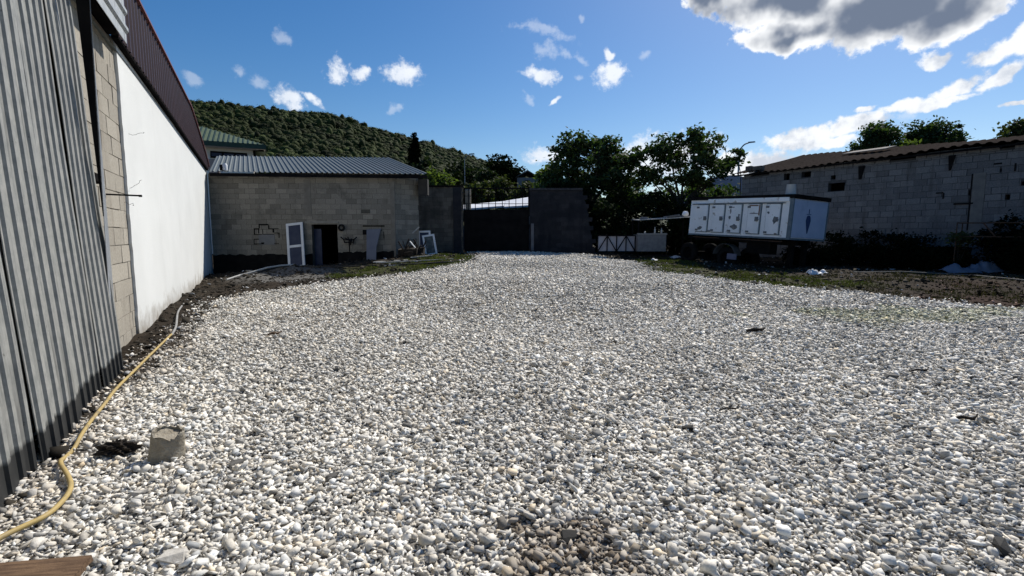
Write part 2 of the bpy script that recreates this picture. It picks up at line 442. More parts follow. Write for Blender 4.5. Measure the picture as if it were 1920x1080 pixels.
def sstep(x, lo, hi):
    n = nt.nodes.new('ShaderNodeMapRange'); n.interpolation_type = 'SMOOTHSTEP'
    n.inputs[1].default_value = lo; n.inputs[2].default_value = hi; nt.links.new(x, n.inputs[0]); return n.outputs[0]
wis = wnoise(55, 9, .7, loc=(5, 5, 0)).outputs['Fac']
Ds = ma('ADD', ma('ADD', blobs(small), ma('MULTIPLY', edge_n, .8)), ma('MULTIPLY', ma('SUBTRACT', wis, .5), 1.7)); Df = ma('ADD', ma('ADD', blobs(faint), ma('MULTIPLY', edge_n, 1.0)), ma('MULTIPLY', ma('SUBTRACT', wis, .5), 2.4)); Db = ma('ADD', blobs(band), edge_n)
Dg0 = blobs(big); Dg = ma('ADD', Dg0, ma('MULTIPLY', edge_n, .55))
mask_s = ma('MULTIPLY', .94, ma('SUBTRACT', 1.0, sstep(Ds, .35, 1.18))); mask_b = ma('SUBTRACT', 1.0, sstep(Db, .60, 1.10)); mask_g = ma('SUBTRACT', 1.0, sstep(Dg, .80, 1.04))
lumps = wnoise(13, 4, .5, loc=(7, 2, 0)).outputs['Fac']
lump2 = wnoise(6.5, 4, .5, loc=(2, 9, 0)).outputs['Fac']
core = ma('SUBTRACT', 1.0, sstep(ma('ADD', ma('ADD', Dg0, ma('MULTIPLY', ma('SUBTRACT', lumps, .5), 1.7)), ma('MULTIPLY', ma('SUBTRACT', lump2, .5), 1.6)), .26, 1.04))
K = 1.0 / STR
def col(r, g, b2): return (r * K, g * K, b2 * K)
c_big = mixc(nt, core, col(.95, .965, .98), col(.155, .195, .275))
shade_b = sstep(ma('ADD', lumps, ma('MULTIPLY', ma('SUBTRACT', fine, .5), .6)), .42, .66)
c_band = mixc(nt, ma('MULTIPLY', shade_b, .75), col(.90, .925, .96), col(.46, .52, .62))
c_small = mixc(nt, ma('MULTIPLY', shade_b, .35), col(.86, .90, .96), col(.55, .63, .76))
# veil of thin cloud glow towards the big cloud
skyc = hs.outputs[0]
mask_f = ma('MULTIPLY', .32, ma('SUBTRACT', 1.0, sstep(Df, .15, 1.25)))
cc = mixc(nt, mask_f, skyc, c_small)
cc = mixc(nt, mask_s, cc, c_small)
cc = mixc(nt, mask_b, cc, c_band)
cc = mixc(nt, mask_g, cc, c_big)
nt.links.new(cc, bg.inputs[0])
w.cycles.sampling_method = 'MANUAL'; w.cycles.sample_map_resolution = 1024

sd = bpy.data.lights.new('sun', 'SUN'); sd.energy = 5.0; sd.angle = R(.53); sd.color = (1.0, .95, .865)
so = bpy.data.objects.new('sun', sd); COL.objects.link(so)
sdir = Vector((math.sin(SUN_AZ) * math.cos(SUN_EL), math.cos(SUN_AZ) * math.cos(SUN_EL), math.sin(SUN_EL)))
so.rotation_euler = sdir.to_track_quat('Z', 'Y').to_euler(); so.location = (10, 10, 30)

cd = bpy.data.cameras.new('camera'); cd.sensor_width = 36; cd.lens = 36 * F / 1920; cd.clip_start = .05; cd.clip_end = 5000
co = bpy.data.objects.new('camera', cd); COL.objects.link(co)
co.location = CAM; co.rotation_euler = (R(90) - PITCH, 0, 0); scn.camera = co
scn.view_settings.view_transform = 'Standard'; scn.view_settings.look = 'None'; scn.view_settings.exposure = .15; scn.view_settings.gamma = 1
scn.cycles.max_bounces = 6; scn.cycles.diffuse_bounces = 3; scn.cycles.transparent_max_bounces = 4
scn.cycles.use_denoising = True
scn.render.film_transparent = False

# ------------------------------------------------------------------ outlines on the ground
def inpoly(px, py, poly):
    inside = np.zeros(px.shape, bool); n = len(poly); j = n - 1
    for i in range(n):
        xi, yi = poly[i]; xj, yj = poly[j]
        c_ = ((yi > py) != (yj > py)) & (px < (xj - xi) * (py - yi) / (yj - yi + 1e-12) + xi)
        inside ^= c_; j = i
    return inside
def polydist(px, py, poly):
    d = np.full(px.shape, 1e9); n = len(poly)
    for i in range(n):
        ax, ay = poly[i]; bx, by = poly[(i + 1) % n]
        vx, vy = bx - ax, by - ay; L = vx * vx + vy * vy + 1e-12
        t = np.clip(((px - ax) * vx + (py - ay) * vy) / L, 0, 1)
        d = np.minimum(d, np.hypot(px - ax - t * vx, py - ay - t * vy))
    return d
GRAVEL_UV = [(0, 975), (120, 850), (215, 735), (300, 690), (350, 630), (398, 585), (408, 566), (470, 550), (560, 540), (700, 522), (800, 509), (850, 497), (890, 489), (905, 477)]
GRAVEL_UV2 = [(1120, 480), (1180, 490), (1215, 508), (1300, 519), (1400, 534), (1500, 542), (1620, 552), (1760, 566), (1920, 582)]
gp = [tuple(PG(*p)[:2]) for p in GRAVEL_UV] + [(-1.8, 23.2), (.6, 23.2), (1.5, 23.0)] + [tuple(PG(*p)[:2]) for p in GRAVEL_UV2]
gp += [(13.5, 7.6), (14, -2), (-.9, -2)]
def gmask(x, y, soft=.35):
    """signed: >0 inside the gravel"""
    ins = inpoly(x, y, gp); d = polydist(x, y, gp)
    return np.where(ins, d, -d)
def zone(uv): return [tuple(PG(*p)[:2]) for p in uv]
Z_GRASS_L = zone([(600, 522), (760, 512), (880, 492), (890, 482), (820, 478), (740, 493), (640, 503)])
Z_GRASS_R = zone([(1190, 488), (1215, 508), (1300, 519), (1500, 540), (1640, 535), (1500, 516), (1330, 508), (1290, 488), (1240, 482)])
Z_RED = zone([(1700, 560), (1920, 580), (1920, 530), (1760, 528)])
Z_SAND = zone([(430, 527), (470, 510), (540, 499), (610, 500), (640, 512), (600, 525), (500, 532)])
def zsoft(x, y, poly, soft):
    ins = inpoly(x, y, poly); d = polydist(x, y, poly); s = np.where(ins, d, -d)
    return np.clip(s / soft + .5, 0, 1)

# value noise for python side
def vnoise(x, y, s, seed=0):
    r = np.random.default_rng(seed); T = r.random((64, 64))
    X = x * s + 1000; Y = y * s + 1000
    xi = np.floor(X).astype(int); yi = np.floor(Y).astype(int); fx = X - xi; fy = Y - yi
    fx = fx * fx * (3 - 2 * fx); fy = fy * fy * (3 - 2 * fy)
    a = T[xi % 64, yi % 64]; b_ = T[(xi + 1) % 64, yi % 64]; c_ = T[xi % 64, (yi + 1) % 64]; d_ = T[(xi + 1) % 64, (yi + 1) % 64]
    return (a * (1 - fx) + b_ * fx) * (1 - fy) + (c_ * (1 - fx) + d_ * fx) * fy

SANDC = PG(560, 508)
def gz2(x, y):
    """walking surface incl. little relief"""
    z = gz(x, y)
    z = z + .16 * np.exp(-(((x - SANDC[0]) / 1.5) ** 2 + ((y - SANDC[1]) / .8) ** 2))
    sd_ = gmask(x, y)
    rough = np.clip(-sd_ * 2, 0, 1)
    z = z + rough * ((vnoise(x, y, 1.3, 3) - .5) * .10 + (vnoise(x, y, 4.0, 4) - .5) * .07)
    return z
def h1(x, y): return float(gz2(np.array([float(x)]), np.array([float(y)]))[0])
def on(u, v, dz=0.0):
    p = PG(u, v); p[2] = h1(p[0], p[1]) + dz; return p

xs = np.concatenate([[-900, -400, -180, -80, -40, -25], np.arange(-17, 21.01, .16), [26, 40, 80, 180, 400, 900]])
ys = np.concatenate([[-200, -60, -20, -8], np.arange(-3, 27.01, .16), [32, 45, 80, 200, 500, 1500]])
GX, GY = np.meshgrid(xs, ys, indexing='ij')
GZ = gz2(GX, GY)
far = (np.abs(GX) > 60) | (GY > 70) | (GY < -30); GZ[far] = .3
V = np.stack([GX, GY, GZ], -1).reshape(-1, 3)
ni, nj = GX.shape
I, J = np.meshgrid(np.arange(ni - 1), np.arange(nj - 1), indexing='ij'); q = (I * nj + J).ravel()
Fq = np.stack([q, q + nj, q + nj + 1, q + 1], -1)
gx, gy = V[:, 0], V[:, 1]
zc = np.zeros((len(V), 4))
nzz = (vnoise(gx, gy, 2.5, 9) - .5)
zc[:, 0] = np.clip((gmask(gx, gy) + nzz * .3) / .25 + .3, 0, 1)
zc[:, 1] = np.clip(np.maximum(zsoft(gx, gy, Z_GRASS_L, .8), zsoft(gx, gy, Z_GRASS_R, .8)) * 1.3 * (vnoise(gx, gy, 1.7, 5) + .25), 0, 1)
zc[:, 2] = zsoft(gx, gy, Z_RED, 1.2) * vnoise(gx, gy, 1.2, 6)
zc[:, 3] = zsoft(gx, gy, Z_SAND, .7)
gro = npmesh('ground', V, Fq, MAT['ground']); tag(gro, kind='structure')
a = gro.data.attributes.new('zone', 'FLOAT_COLOR', 'POINT'); a.data.foreach_set('color', zc.astype(np.float32).ravel())
gro.data.polygons.foreach_set('use_smooth', [True] * len(gro.data.polygons))

# ------------------------------------------------------------------ stones
def stone_protos(n, npts, seed):
    r = random.Random(seed); res = []
    for _ in range(n):
        bm = bmesh.new()
        ex, ey, ez = 1.0, r.uniform(.55, .95), r.uniform(.24, .52)
        pts9 = [(a_, b_, c_) for a_ in (-1, 1) for b_ in (-1, 1) for c_ in (-1, 1)]
        r.shuffle(pts9); pts9 = pts9[:r.choice((6, 7, 7, 8))]
        sh1, sh2 = r.uniform(-.45, .45), r.uniform(-.35, .35)
        for (a_, b_, c_) in pts9:
            k1 = r.uniform(.55, 1.0); k2 = r.uniform(.55, 1.0); k3 = r.uniform(.6, 1.0)
            x_, y_, z_ = a_ * k1, b_ * k2, c_ * k3
            bm.verts.new(((x_ + sh1 * z_) * ex * .47, (y_ + sh2 * z_) * ey * .47, z_ * ez * .47))
        for _i in range(npts - 8):
            z = r.uniform(-1, 1); a_ = r.uniform(0, 2 * math.pi); s = math.sqrt(1 - z * z)
            bm.verts.new((s * math.cos(a_) * ex * .56, s * math.sin(a_) * ey * .56, z * ez * .56))
        bmesh.ops.convex_hull(bm, input=bm.verts[:])
        bmesh.ops.delete(bm, geom=[v for v in bm.verts if not v.link_faces], context='VERTS')
        bmesh.ops.triangulate(bm, faces=bm.faces[:])
        bm.verts.index_update()
        res.append((np.array([v.co[:] for v in bm.verts]), np.array([[v.index for v in f.verts] for f in bm.faces])))
        bm.free()
    return res

def scatter(P, S, colors, protos, tilt=.35):
    """P (n,3) S (n,) -> verts, faces, colours"""
    n = len(P); pid = rng.integers(0, len(protos), n)
    Vs = []; Fs = []; Cs = []; off = 0
    for k, (pv, pf) in enumerate(protos):
        idx = np.nonzero(pid == k)[0]
        if len(idx) == 0: continue
        m_ = len(idx); a_ = rng.random(m_) * 6.283; tx = rng.normal(0, tilt, m_); ty = rng.normal(0, tilt, m_)
        ca, sa = np.cos(a_), np.sin(a_); cx, sx_ = np.cos(tx), np.sin(tx); cy, sy = np.cos(ty), np.sin(ty)
        x, y, z = pv[None, :, 0], pv[None, :, 1], pv[None, :, 2]
        y2 = y * cx[:, None] - z * sx_[:, None]; z2 = y * sx_[:, None] + z * cx[:, None]
        x3 = x * cy[:, None] + z2 * sy[:, None]; z3 = -x * sy[:, None] + z2 * cy[:, None]
        X = x3 * ca[:, None] - y2 * sa[:, None]; Y = x3 * sa[:, None] + y2 * ca[:, None]
        W = np.stack([X, Y, z3], -1) * S[idx][:, None, None] + P[idx][:, None, :]
        Vs.append(W.reshape(-1, 3)); nv = len(pv)
        Fs.append((pf[None] + (np.arange(m_) * nv)[:, None, None] + off).reshape(-1, 3)); off += m_ * nv
        Cs.append(np.repeat(colors[idx], nv, 0))
    return np.concatenate(Vs), np.concatenate(Fs), np.concatenate(Cs)

BROWN = PG(1060, 1040)
def stone_colors(x, y, n):
    g = np.clip(rng.normal(.62, .16, n), .16, .86)
    patch = vnoise(x, y, .9, 21) * .6 + vnoise(x, y, 2.6, 22) * .4
    g = g * (.80 + .40 * patch)
    warm = rng.normal(.02, .03, n)
    c_ = np.stack([g * (1.03 + warm), g, g * (.925 - warm * 1.3), np.ones(n)], -1)
    dk = rng.random(n); k = dk < .045
    c_[k, :3] *= rng.uniform(.15, .5, (k.sum(), 1))
    tan = (dk > .965); c_[tan, :3] *= np.array([.92, .83, .70])
    # brown muddy patch at the foot of the picture, thin green film at the right
    d = np.hypot((x - BROWN[0]) / .40, (y - BROWN[1]) / .36) + (vnoise(x, y, 5, 31) - .5) * .8
    f = np.clip((1.05 - d) / .35, 0, 1) * rng.uniform(.5, 1, n)
    br = np.array([.24, .185, .13]); c_[:, :3] *= (1 - f[:, None]) + f[:, None] * br
    gp_ = PG(1700, 590); d2 = np.hypot((x - gp_[0]) / 2.6, (y - gp_[1]) / .8) + (vnoise(x, y, 2.2, 33) - .5) * 1.3
    f2 = np.clip((1 - d2) / .4, 0, 1) * rng.uniform(.2, .9, n); c_[:, :3] *= (1 - f2[:, None]) + f2[:, None] * np.array([.66, .70, .44])
    # dusty darker strip beside the left wall
    sd_ = gmask(x, y); f3 = np.clip((.35 - sd_) / .5, 0, 1) * (x < -2.0) * (y < 8) * rng.uniform(0, .8, n)
    c_[:, :3] *= (1 - f3[:, None]) + f3[:, None] * np.array([.6, .5, .4])
    return c_

def field(y0, y1, dens, zr, smin, smean, smax, protos, edge):
    hw = 1.22 * y1 + 1.2
    A = 2 * hw * (y1 - y0); n = int(A * dens)
    x = rng.uniform(-hw, hw, n); y = rng.uniform(y0, y1, n)
    k = (np.abs(x) < 1.16 * y + 1.3); x, y = x[k], y[k]
    s = gmask(x, y) + (vnoise(x, y, 2.0, 41) - .5) * .45 + (vnoise(x, y, 7.0, 42) - .5) * .3
    keep = (s > 0) | ((s > -edge) & (rng.random(len(x)) < .22 * np.clip(1 + s / edge, 0, 1)))
    x, y = x[keep], y[keep]; n = len(x)
    S = np.clip(rng.lognormal(math.log(smean), .38, n), smin, smax)
    z = gz2(x, y) + rng.uniform(-.25, .55, n) * S * zr
    return np.stack([x, y, z], -1), S, stone_colors(x, y, n)
pr_hi = stone_protos(36, 12, 3); pr_md = stone_protos(24, 10, 4); pr_lo = stone_protos(16, 8, 5)
parts_ = []
for (y0, y1, dens, pr, sm) in ((1.3, 4.6, 4200, pr_hi, .0285), (4.6, 9, 2900, pr_md, .031), (9, 23.4, 1150, pr_lo, .040)):
    P_, S_, C_ = field(y0, y1, dens, 1.0, .014, sm, .12, pr, .6)
    S_ = np.minimum(S_, .075)
    parts_.append(scatter(P_, S_, C_, pr, .5))
off = 0; VV = []; FF = []; CC = []
for (v_, f_, c_) in parts_:
    VV.append(v_); FF.append(f_ + off); CC.append(c_); off += len(v_)
gv = npmesh('gravel', np.concatenate(VV), np.concatenate(FF), MAT['stone'], colors=np.concatenate(CC))
tag(gv, 'loose white crushed limestone covering the yard', 'gravel', kind='stuff')

# clods and rubble on the bare soil
n = 42000
x = rng.uniform(-14, 18, n); y = rng.uniform(2, 23, n)
s_ = gmask(x, y)
wl = (x + 12.0) * .892 + (y - 19.8) * .452        # distance in front of the long left wall
k = (s_ < .05) & (wl > .05) & (np.abs(x) < 1.16 * y + 1.3); x, y = x[k], y[k]; n = len(x)
S = np.clip(rng.lognormal(math.log(.05), .5, n), .02, .2)
cg = rng.uniform(.010, .06, n); cc_ = np.stack([cg * 1.08, cg * .93, cg * .72, np.ones(n)], -1)
lt = rng.random(n) < .05; cc_[lt, :3] = rng.uniform(.25, .5, (lt.sum(), 1))
redk = zsoft(x, y, Z_RED, 1.0) > .5; cc_[redk, :3] *= np.array([1.05, .7, .58])
v_, f_, c_ = scatter(np.stack([x, y, gz2(x, y) + S * .1], -1), S, cc_, pr_lo, .4)
tag(npmesh('soil_clods', v_, f_, MAT['clod'], colors=c_), 'dark earth clods and rubble along the edges of the yard', 'rubble', kind='stuff')

# grass blades
def blades(name, polys, n, hmean, m_, label, thin=.012):
    Ps = []
    for poly in polys:
        pa = np.array(poly); lo, hi = pa.min(0), pa.max(0)
        xx = rng.uniform(lo[0], hi[0], n); yy = rng.uniform(lo[1], hi[1], n)
        k_ = inpoly(xx, yy, poly) & (vnoise(xx, yy, 1.6, 77) + .5 * vnoise(xx, yy, 5, 78) > .72)
        Ps.append(np.stack([xx[k_], yy[k_]], -1))
    P = np.concatenate(Ps); m2 = len(P)
    z = gz2(P[:, 0], P[:, 1]) - .01
    h = np.clip(rng.normal(hmean, hmean * .4, m2), .02, .3); a_ = rng.random(m2) * 6.283; ln = rng.normal(0, .5, (m2, 2)) * h[:, None]
    dx = np.cos(a_) * thin; dy = np.sin(a_) * thin
    A = np.stack([P[:, 0] - dx, P[:, 1] - dy, z], -1); B = np.stack([P[:, 0] + dx, P[:, 1] + dy, z], -1)
    Cc = np.stack([P[:, 0] + ln[:, 0], P[:, 1] + ln[:, 1], z + h], -1)
    Vn = np.stack([A, B, Cc], 1).reshape(-1, 3)
    o = npmesh(name, Vn, np.arange(len(Vn)).reshape(-1, 3), m_)
    return tag(o, label, 'grass', kind='stuff')
blades('grass', [Z_GRASS_L, Z_GRASS_R], 30000, .06, MAT['grass'], 'thin low grass on the soil between hut, truck body and gravel')
Z_WEED = zone([(1200, 486), (1300, 515), (1500, 538), (1920, 575), (1920, 520), (1600, 512), (1330, 500)])
blades('weeds', [Z_WEED], 34000, .06, MAT['dry'], 'dry brown weeds on the soil strip at the right')

# ------------------------------------------------------------------ walls of blocks
def block_wall(L, H, bl, bh, thick, openings=(), skip=None, g=.012, relief=.010, tone=(.42, .95), z0=0.0, topf=None, dark_skip=None, pilasters=()):
    """front face at y=0 looking to -y; x along, z up"""
    mb = MB()
    xb = sorted({0.0, L, *[o[0] for o in openings], *[o[1] for o in openings]}); zb = sorted({z0, H, *[o[2] for o in openings], *[o[3] for o in openings]})
    mb.cur = .0
    hole = lambda x_, z_: any(o[0] - 1e-6 < x_ < o[1] + 1e-6 and o[2] - 1e-6 < z_ < o[3] + 1e-6 for o in openings)
    for i in range(len(xb) - 1):
        for j in range(len(zb) - 1):
            if hole((xb[i] + xb[i + 1]) / 2, (zb[j] + zb[j + 1]) / 2): continue
            mb.box((xb[i], relief + .004, zb[j]), (xb[i + 1], thick, zb[j + 1]))
    row = 0; z = z0
    while z < H - .02:
        zt = min(z + bh, H)
        x_ = -bl * (.5 if row % 2 else 0) - rnd.uniform(0, .04)
        while x_ < L:
            x1 = x_ + bl * rnd.uniform(.94, 1.05)
            a_, b_ = max(x_, 0), min(x1, L)
            if b_ - a_ > .04:
                segs = [(a_, b_)]
                for o in openings:
                    if o[2] < (z + zt) / 2 < o[3]:
                        ns = []
                        for (p, q_) in segs:
                            if q_ <= o[0] or p >= o[1]: ns.append((p, q_)); continue
                            if p < o[0] - .04: ns.append((p, o[0]))
                            if q_ > o[1] + .04: ns.append((o[1], q_))
                        segs = ns
                for (p, q_) in segs:
                    cx = (p + q_) / 2; cz = (z + zt) / 2
                    if topf and cz > topf(cx): continue
                    if skip and skip(cx, cz): continue
                    mb.cur = tone[0] + (tone[1] - tone[0]) * min(1, max(0, rnd.gauss(.5, .28)))
                    yo = rnd.uniform(0, relief * .7); gg = g * rnd.uniform(.5, 1.0) if rnd.random() > .3 else g * .25
                    mb.box((p + gg / 2, yo, z + gg / 2), (q_ - gg / 2, relief + .006, zt - gg / 2), .0028)
            x_ = x1
        z = zt; row += 1
    return mb

def corrugated(width, length, pitch, depth, basis, flat=.55, rib=.16, thick=.006, wob=0.0, nl=1, phase=0.0, curve=None):
    """ribbed sheet: x across the ribs, l along them; basis maps (x,l,n) to local xyz"""
    prof = []; x = -phase
    slope = (1 - flat - rib) / 2
    while x < width + pitch:
        for dx, n_ in ((0, 0), (flat * pitch, 0), ((flat + slope) * pitch, depth), ((flat + slope + rib) * pitch, depth)):
            prof.append((x + dx, n_))
        x += pitch
    pr = [(p, n_) for (p, n_) in prof if 0 <= p <= width]
    if not pr or pr[0][0] > 0: pr.insert(0, (0, pr[0][1] if pr else 0))
    if pr[-1][0] < width: pr.append((width, pr[-1][1]))
    mb = MB(); vs = []; fs = []; k = len(pr)
    for layer in (0, 1):
        for j in range(nl + 1):
            l = length * j / nl
            for (p, n_) in pr:
                w_ = wob * math.sin(p * 2.1 + j * .9) if wob else 0
                c_ = curve(p, l) if curve else 0
                vs.append(basis(p, l, n_ + w_ + c_ - layer * thick))
    ofs = k * (nl + 1)
    for j in range(nl):
        for i in range(k - 1):
            a_ = j * k + i
            fs.append((a_, a_ + 1, a_ + k + 1, a_ + k)); fs.append((ofs + a_ + k, ofs + a_ + k + 1, ofs + a_ + 1, ofs + a_))
    for i in range(k - 1):
        fs.append((i + 1, i, ofs + i, ofs + i + 1)); a_ = nl * k + i; fs.append((a_, a_ + 1, ofs + a_ + 1, ofs + a_))
    for j in range(nl):
        a_ = j * k; fs.append((a_, a_ + k, ofs + a_ + k, ofs + a_)); b_ = j * k + k - 1; fs.append((b_ + k, b_, ofs + b_, ofs + b_ + k))
    return mb.add(vs, fs)

# ------------------------------------------------------------------ LEFT: long warehouse wall
CORN = np.array([-12.0, 19.8]); DW = np.array([.452, -.892]); DW = DW / np.linalg.norm(DW)
S0 = 23.0                                   # metres from the far corner to the wall's start (behind the viewer)
org = CORN + DW * S0
RZL = math.atan2(-DW[1], -DW[0])
SB = 13.72                                  # where white render begins
HW = 4.2
WS = .0187
wt = lambda x_: HW + WS * (S0 - x_)
wh = thing('warehouse', 'long warehouse wall at the left, bare blocks then white render under a maroon metal fascia', 'building', (org[0], org[1], 0), RZL)
bw = block_wall(S0, HW + .25, .52, .25, .3, g=.016, relief=.014, z0=-.3)
bw.build('block_wall', MAT['block_near'], wh)
pl = MB(); xw0 = S0 - SB
# render coat with a ragged near edge
zs = np.linspace(-.3, wt(xw0) - .001, 44); outl = [(xw0 + rnd.uniform(-.022, .022), z_) for z_ in zs]
pl.prism(outl + [(S0, HW - .001), (S0, -.3)], -.035, .002)
pl.build('white_render', MAT['plaster'], wh)
tr = MB(); tr.box((S0 + .001, -.055, -.3), (S0 + .10, .30, HW)); tr.build('corner_trim', MAT['trim_blue'], wh)
# maroon fascia sloping down at its far end
def fh(x_):
    s_ = S0 - x_
    return 5.36 + .012 * (s_ - 5.2) if s_ > 5.2 else 4.2 + (5.36 - 4.2) * max(0, (s_ + .05) / 5.25) ** .8
fx0 = S0 - 15.0
mbf = MB(); vs = []; fs = []; pitch = .25
prof = []; x_ = fx0
while x_ < S0:
    prof += [(x_, 0), (x_ + .14, 0), (x_ + .17, .032), (x_ + .22, .032)]; x_ += pitch
prof = [p for p in prof if p[0] <= S0 + .03]; k = len(prof)
for layer in (0, 1):
    for top in (0, 1):
        for (p, n_) in prof: vs.append((p, -.11 - n_ + layer * .008, (wt(p) - .06) if not top else max(fh(p), wt(p) - .02)))
for i in range(k - 1):
    fs += [(i, i + 1, k + i + 1, k + i), (2 * k + i + 1, 2 * k + i, 3 * k + i, 3 * k + i + 1), (k + i, k + i + 1, 3 * k + i + 1, 3 * k + i), (i + 1, i, 2 * k + i, 2 * k + i + 1)]
mbf.add(vs, fs); mbf.build('fascia', MAT['maroon'], wh)
tp = MB(); pts = [(xx, -.13, max(fh(xx), HW) + .02) for xx in np.linspace(fx0, S0, 40)]
for a_, b_ in zip(pts[:-1], pts[1:]): tp.bar(a_, b_, .10, .035)
tp.build('fascia_capping', MAT['maroon_trim'], wh)
dr = MB(); dr.bar((S0 - 14.0, -.078, wt(S0 - 14.0) - .08), (S0, -.078, HW - .08), .083, .045); dr.build('drip_flashing', MAT['gate'], wh)
# roof behind the fascia
rf = MB(); rf.add([(0, -.05, 4.25), (S0, -.05, 4.25), (S0, 8, 6.0), (0, 8, 6.0)], [(0, 1, 2, 3)]); rf.build('roof', MAT['roof_zinc'], wh)
sd2 = MB(); sd2.box((S0 - .25, .31, -.3), (S0 + .09, 8, 4.2)); sd2.build('end_wall', MAT['house_wall'], wh)
# ribbed flashing sheet over the bare blocks
ln = 6.2
_nr = np.array([.892, .452]) / np.linalg.norm([.892, .452])
_d = ray(238, 82); _t = ((CORN + _nr * .24) @ _nr) / (_d[0] * _nr[0] + _d[1] * _nr[1]); _p = CAM + _d * _t
FLX = S0 - float((_p[:2] - CORN) @ DW); FLZ = float(_p[2])
fl = corrugated(1.25, ln, .24, .03, lambda p, l, n_: (FLX - ln + l, -.24 - n_, FLZ + p), flat=.5, rib=.2)
fl.build('ribbed_flashing', MAT['zinc_old'], wh)
bm_ = MB(); bm_.box((S0 - 18.5, -.14, 4.38), (S0 - 14.05, -.001, 4.46)); bm_.build('eave_beam', MAT['gate'], wh)

def wl_pt(u, v, off=0.0):
    """point on the left wall plane (off metres in front) seen at u,v -> world"""
    nrm = np.array([-DW[1], DW[0]]); nrm = np.array([.892, .452]) / np.linalg.norm([.892, .452])
    d = ray(u, v); c0 = (CORN + nrm * off) @ nrm
    t = c0 / (d[0] * nrm[0] + d[1] * nrm[1]); return CAM + d * t
def tolocal(par, p):
    return par_inv(par) @ Vector(tuple(map(float, p)))
def par_inv(par):
    return (Matrix.Translation(par.location) @ par.rotation_euler.to_matrix().to_4x4()).inverted()

# leaning galvanised sheets
p_near = np.array([-2.92, 2.67]); p_far = np.array([-4.66, 5.83]); dv = (p_near - p_far); Lp = np.linalg.norm(dv); dvn = dv / Lp
edge_bot = np.array([p_far[0], p_far[1], 0.0]); edge_top = wl_pt(141, 0, .03)
up = edge_top - edge_bot; upn = up / np.linalg.norm(up)
sheet_labels = ['galvanised ribbed sheet leaning at the far end of the metal row beside bare blocks', 'galvanised ribbed sheet leaning second from the bare blocks',
                'galvanised ribbed sheet leaning third from the bare blocks', 'galvanised ribbed sheet leaning at the picture edge, above the wooden plank', 'galvanised ribbed sheet leaning beside the viewer, last of the row']
SW = .98
for i in range(5):
    o_ = edge_bot + np.array([dvn[0], dvn[1], 0]) * (SW * i * .965)
    o_[2] = h1(o_[0], o_[1]) - .02
    rz = math.atan2(dvn[1], dvn[0])
    nd = np.array([.892, .452])      # outwards
    lean = (edge_top[:2] - edge_bot[:2]) @ nd / edge_top[2]
    # local axes: x along dvn, y = left of it (outwards is -? ), use explicit normal
    yl = np.array([-dvn[1], dvn[0]]); sgn = 1 if yl @ nd > 0 else -1
    ptch = .193
    yshift = -.030 * (i % 2) + rnd.uniform(-.006, .006)
    def basis(p, l, n_, sgn=sgn, lean=lean, yshift=yshift, i=i):
        return (p, sgn * (n_ + yshift + lean * l), l)
    sh = corrugated(SW, 4.75 + (i % 2) * .06, ptch, .020, basis, flat=.62, rib=.28, nl=10, wob=.006, phase=rnd.uniform(0, .05))
    o = sh.build('metal_sheet', MAT['zinc'], None, loc=tuple(o_), rz=rz)
    tag(o, sheet_labels[i], 'metal sheet', 'galvanised sheets leaning on the warehouse wall')

# narrow offcut standing just beyond the row
a0 = wl_pt(214, 690, .16); a1 = wl_pt(166, -30, .34)
a0[2] = h1(a0[0], a0[1]) - .02
o_ = a0; Ls = np.linalg.norm(a1 - a0); nd3 = np.array([.892, .452, 0]); dvx = np.array([DW[0], DW[1], 0])
upv = (a1 - a0) / Ls
def basis2(p, l, n_):
    f = l / Ls; wid = .34 * (1 - .88 * f)
    q_ = upv * l + (-dvx) * (p / .17 * wid) * .9 + nd3 * (n_ - p * .1)
    return tuple(q_)
st = corrugated(.17, Ls, .045, .005, basis2, flat=.4, rib=.25, nl=8)
ofc = thing('sheet_offcut', 'narrow galvanised offcut standing upright against the bare blocks', 'metal strip', tuple(o_))
st.build('ribbed_face', M_zinc('zinc_offcut', (.42, .44, .46), (.34, .36, .38), (.16, .165, .17), rough=.45, metal=.3, low_band_h=.18), ofc)
fl_ = MB(); zt_, zb2 = Ls, Ls * .44
e_t = upv * zt_; e_b = upv * zb2
fl_.add([e_b, e_t, e_t - nd3 * .12, e_b - nd3 * .01, e_b - dvx * .006, e_t - dvx * .006, e_t - nd3 * .12 - dvx * .006, e_b - nd3 * .01 - dvx * .006], [(0, 1, 2, 3), (7, 6, 5, 4), (0, 4, 5, 1), (1, 5, 6, 2), (2, 6, 7, 3), (3, 7, 4, 0)])
fl_.build('bent_flange', MAT['gate'], ofc)  # near-black colour carries the shade on this side of the offcut

# rusty bar sticking out of the blocks
b0 = wl_pt(199, 364, 0.0); b1 = b0 + np.array([.892, .452, 0]) * .36 + np.array([.02, -.02, -.01])
mb = MB(); mb.tube([b0 - np.array([.892, .452, 0]) * .1, b1], .011, 8); mb.tube([b1 + np.array([0, 0, .012]), b1 - np.array([0, 0, .016])], .02, 8)
tag(mb.build('steel_bar', MAT['gate']), 'black steel bar sticking straight out of the block wall', 'bar')
for (u, v, lab) in ((236, 252, 'curl of thin tie wire at the upper edge of the white render'), (238, 350, 'short wire end at the render edge above the steel bar'), (232, 378, 'bent wire stubs under the steel bar')):
    mb = MB()
    for _ in range(1):
        p = wl_pt(u + rnd.uniform(-3, 3), v + rnd.uniform(-3, 3), .0); pts = [p]
        d = np.array([.892, .452, 0]) * .012
        for s_ in range(16):
            d = d * .6 + np.array([rnd.uniform(-.010, .016), rnd.uniform(-.012, .016), rnd.uniform(-.014, .016)]); pts.append(pts[-1] + d)
        mb.tube(pts, .0025, 5)
    tag(mb.build('tie_wire', MAT['gate']), lab, 'wire')
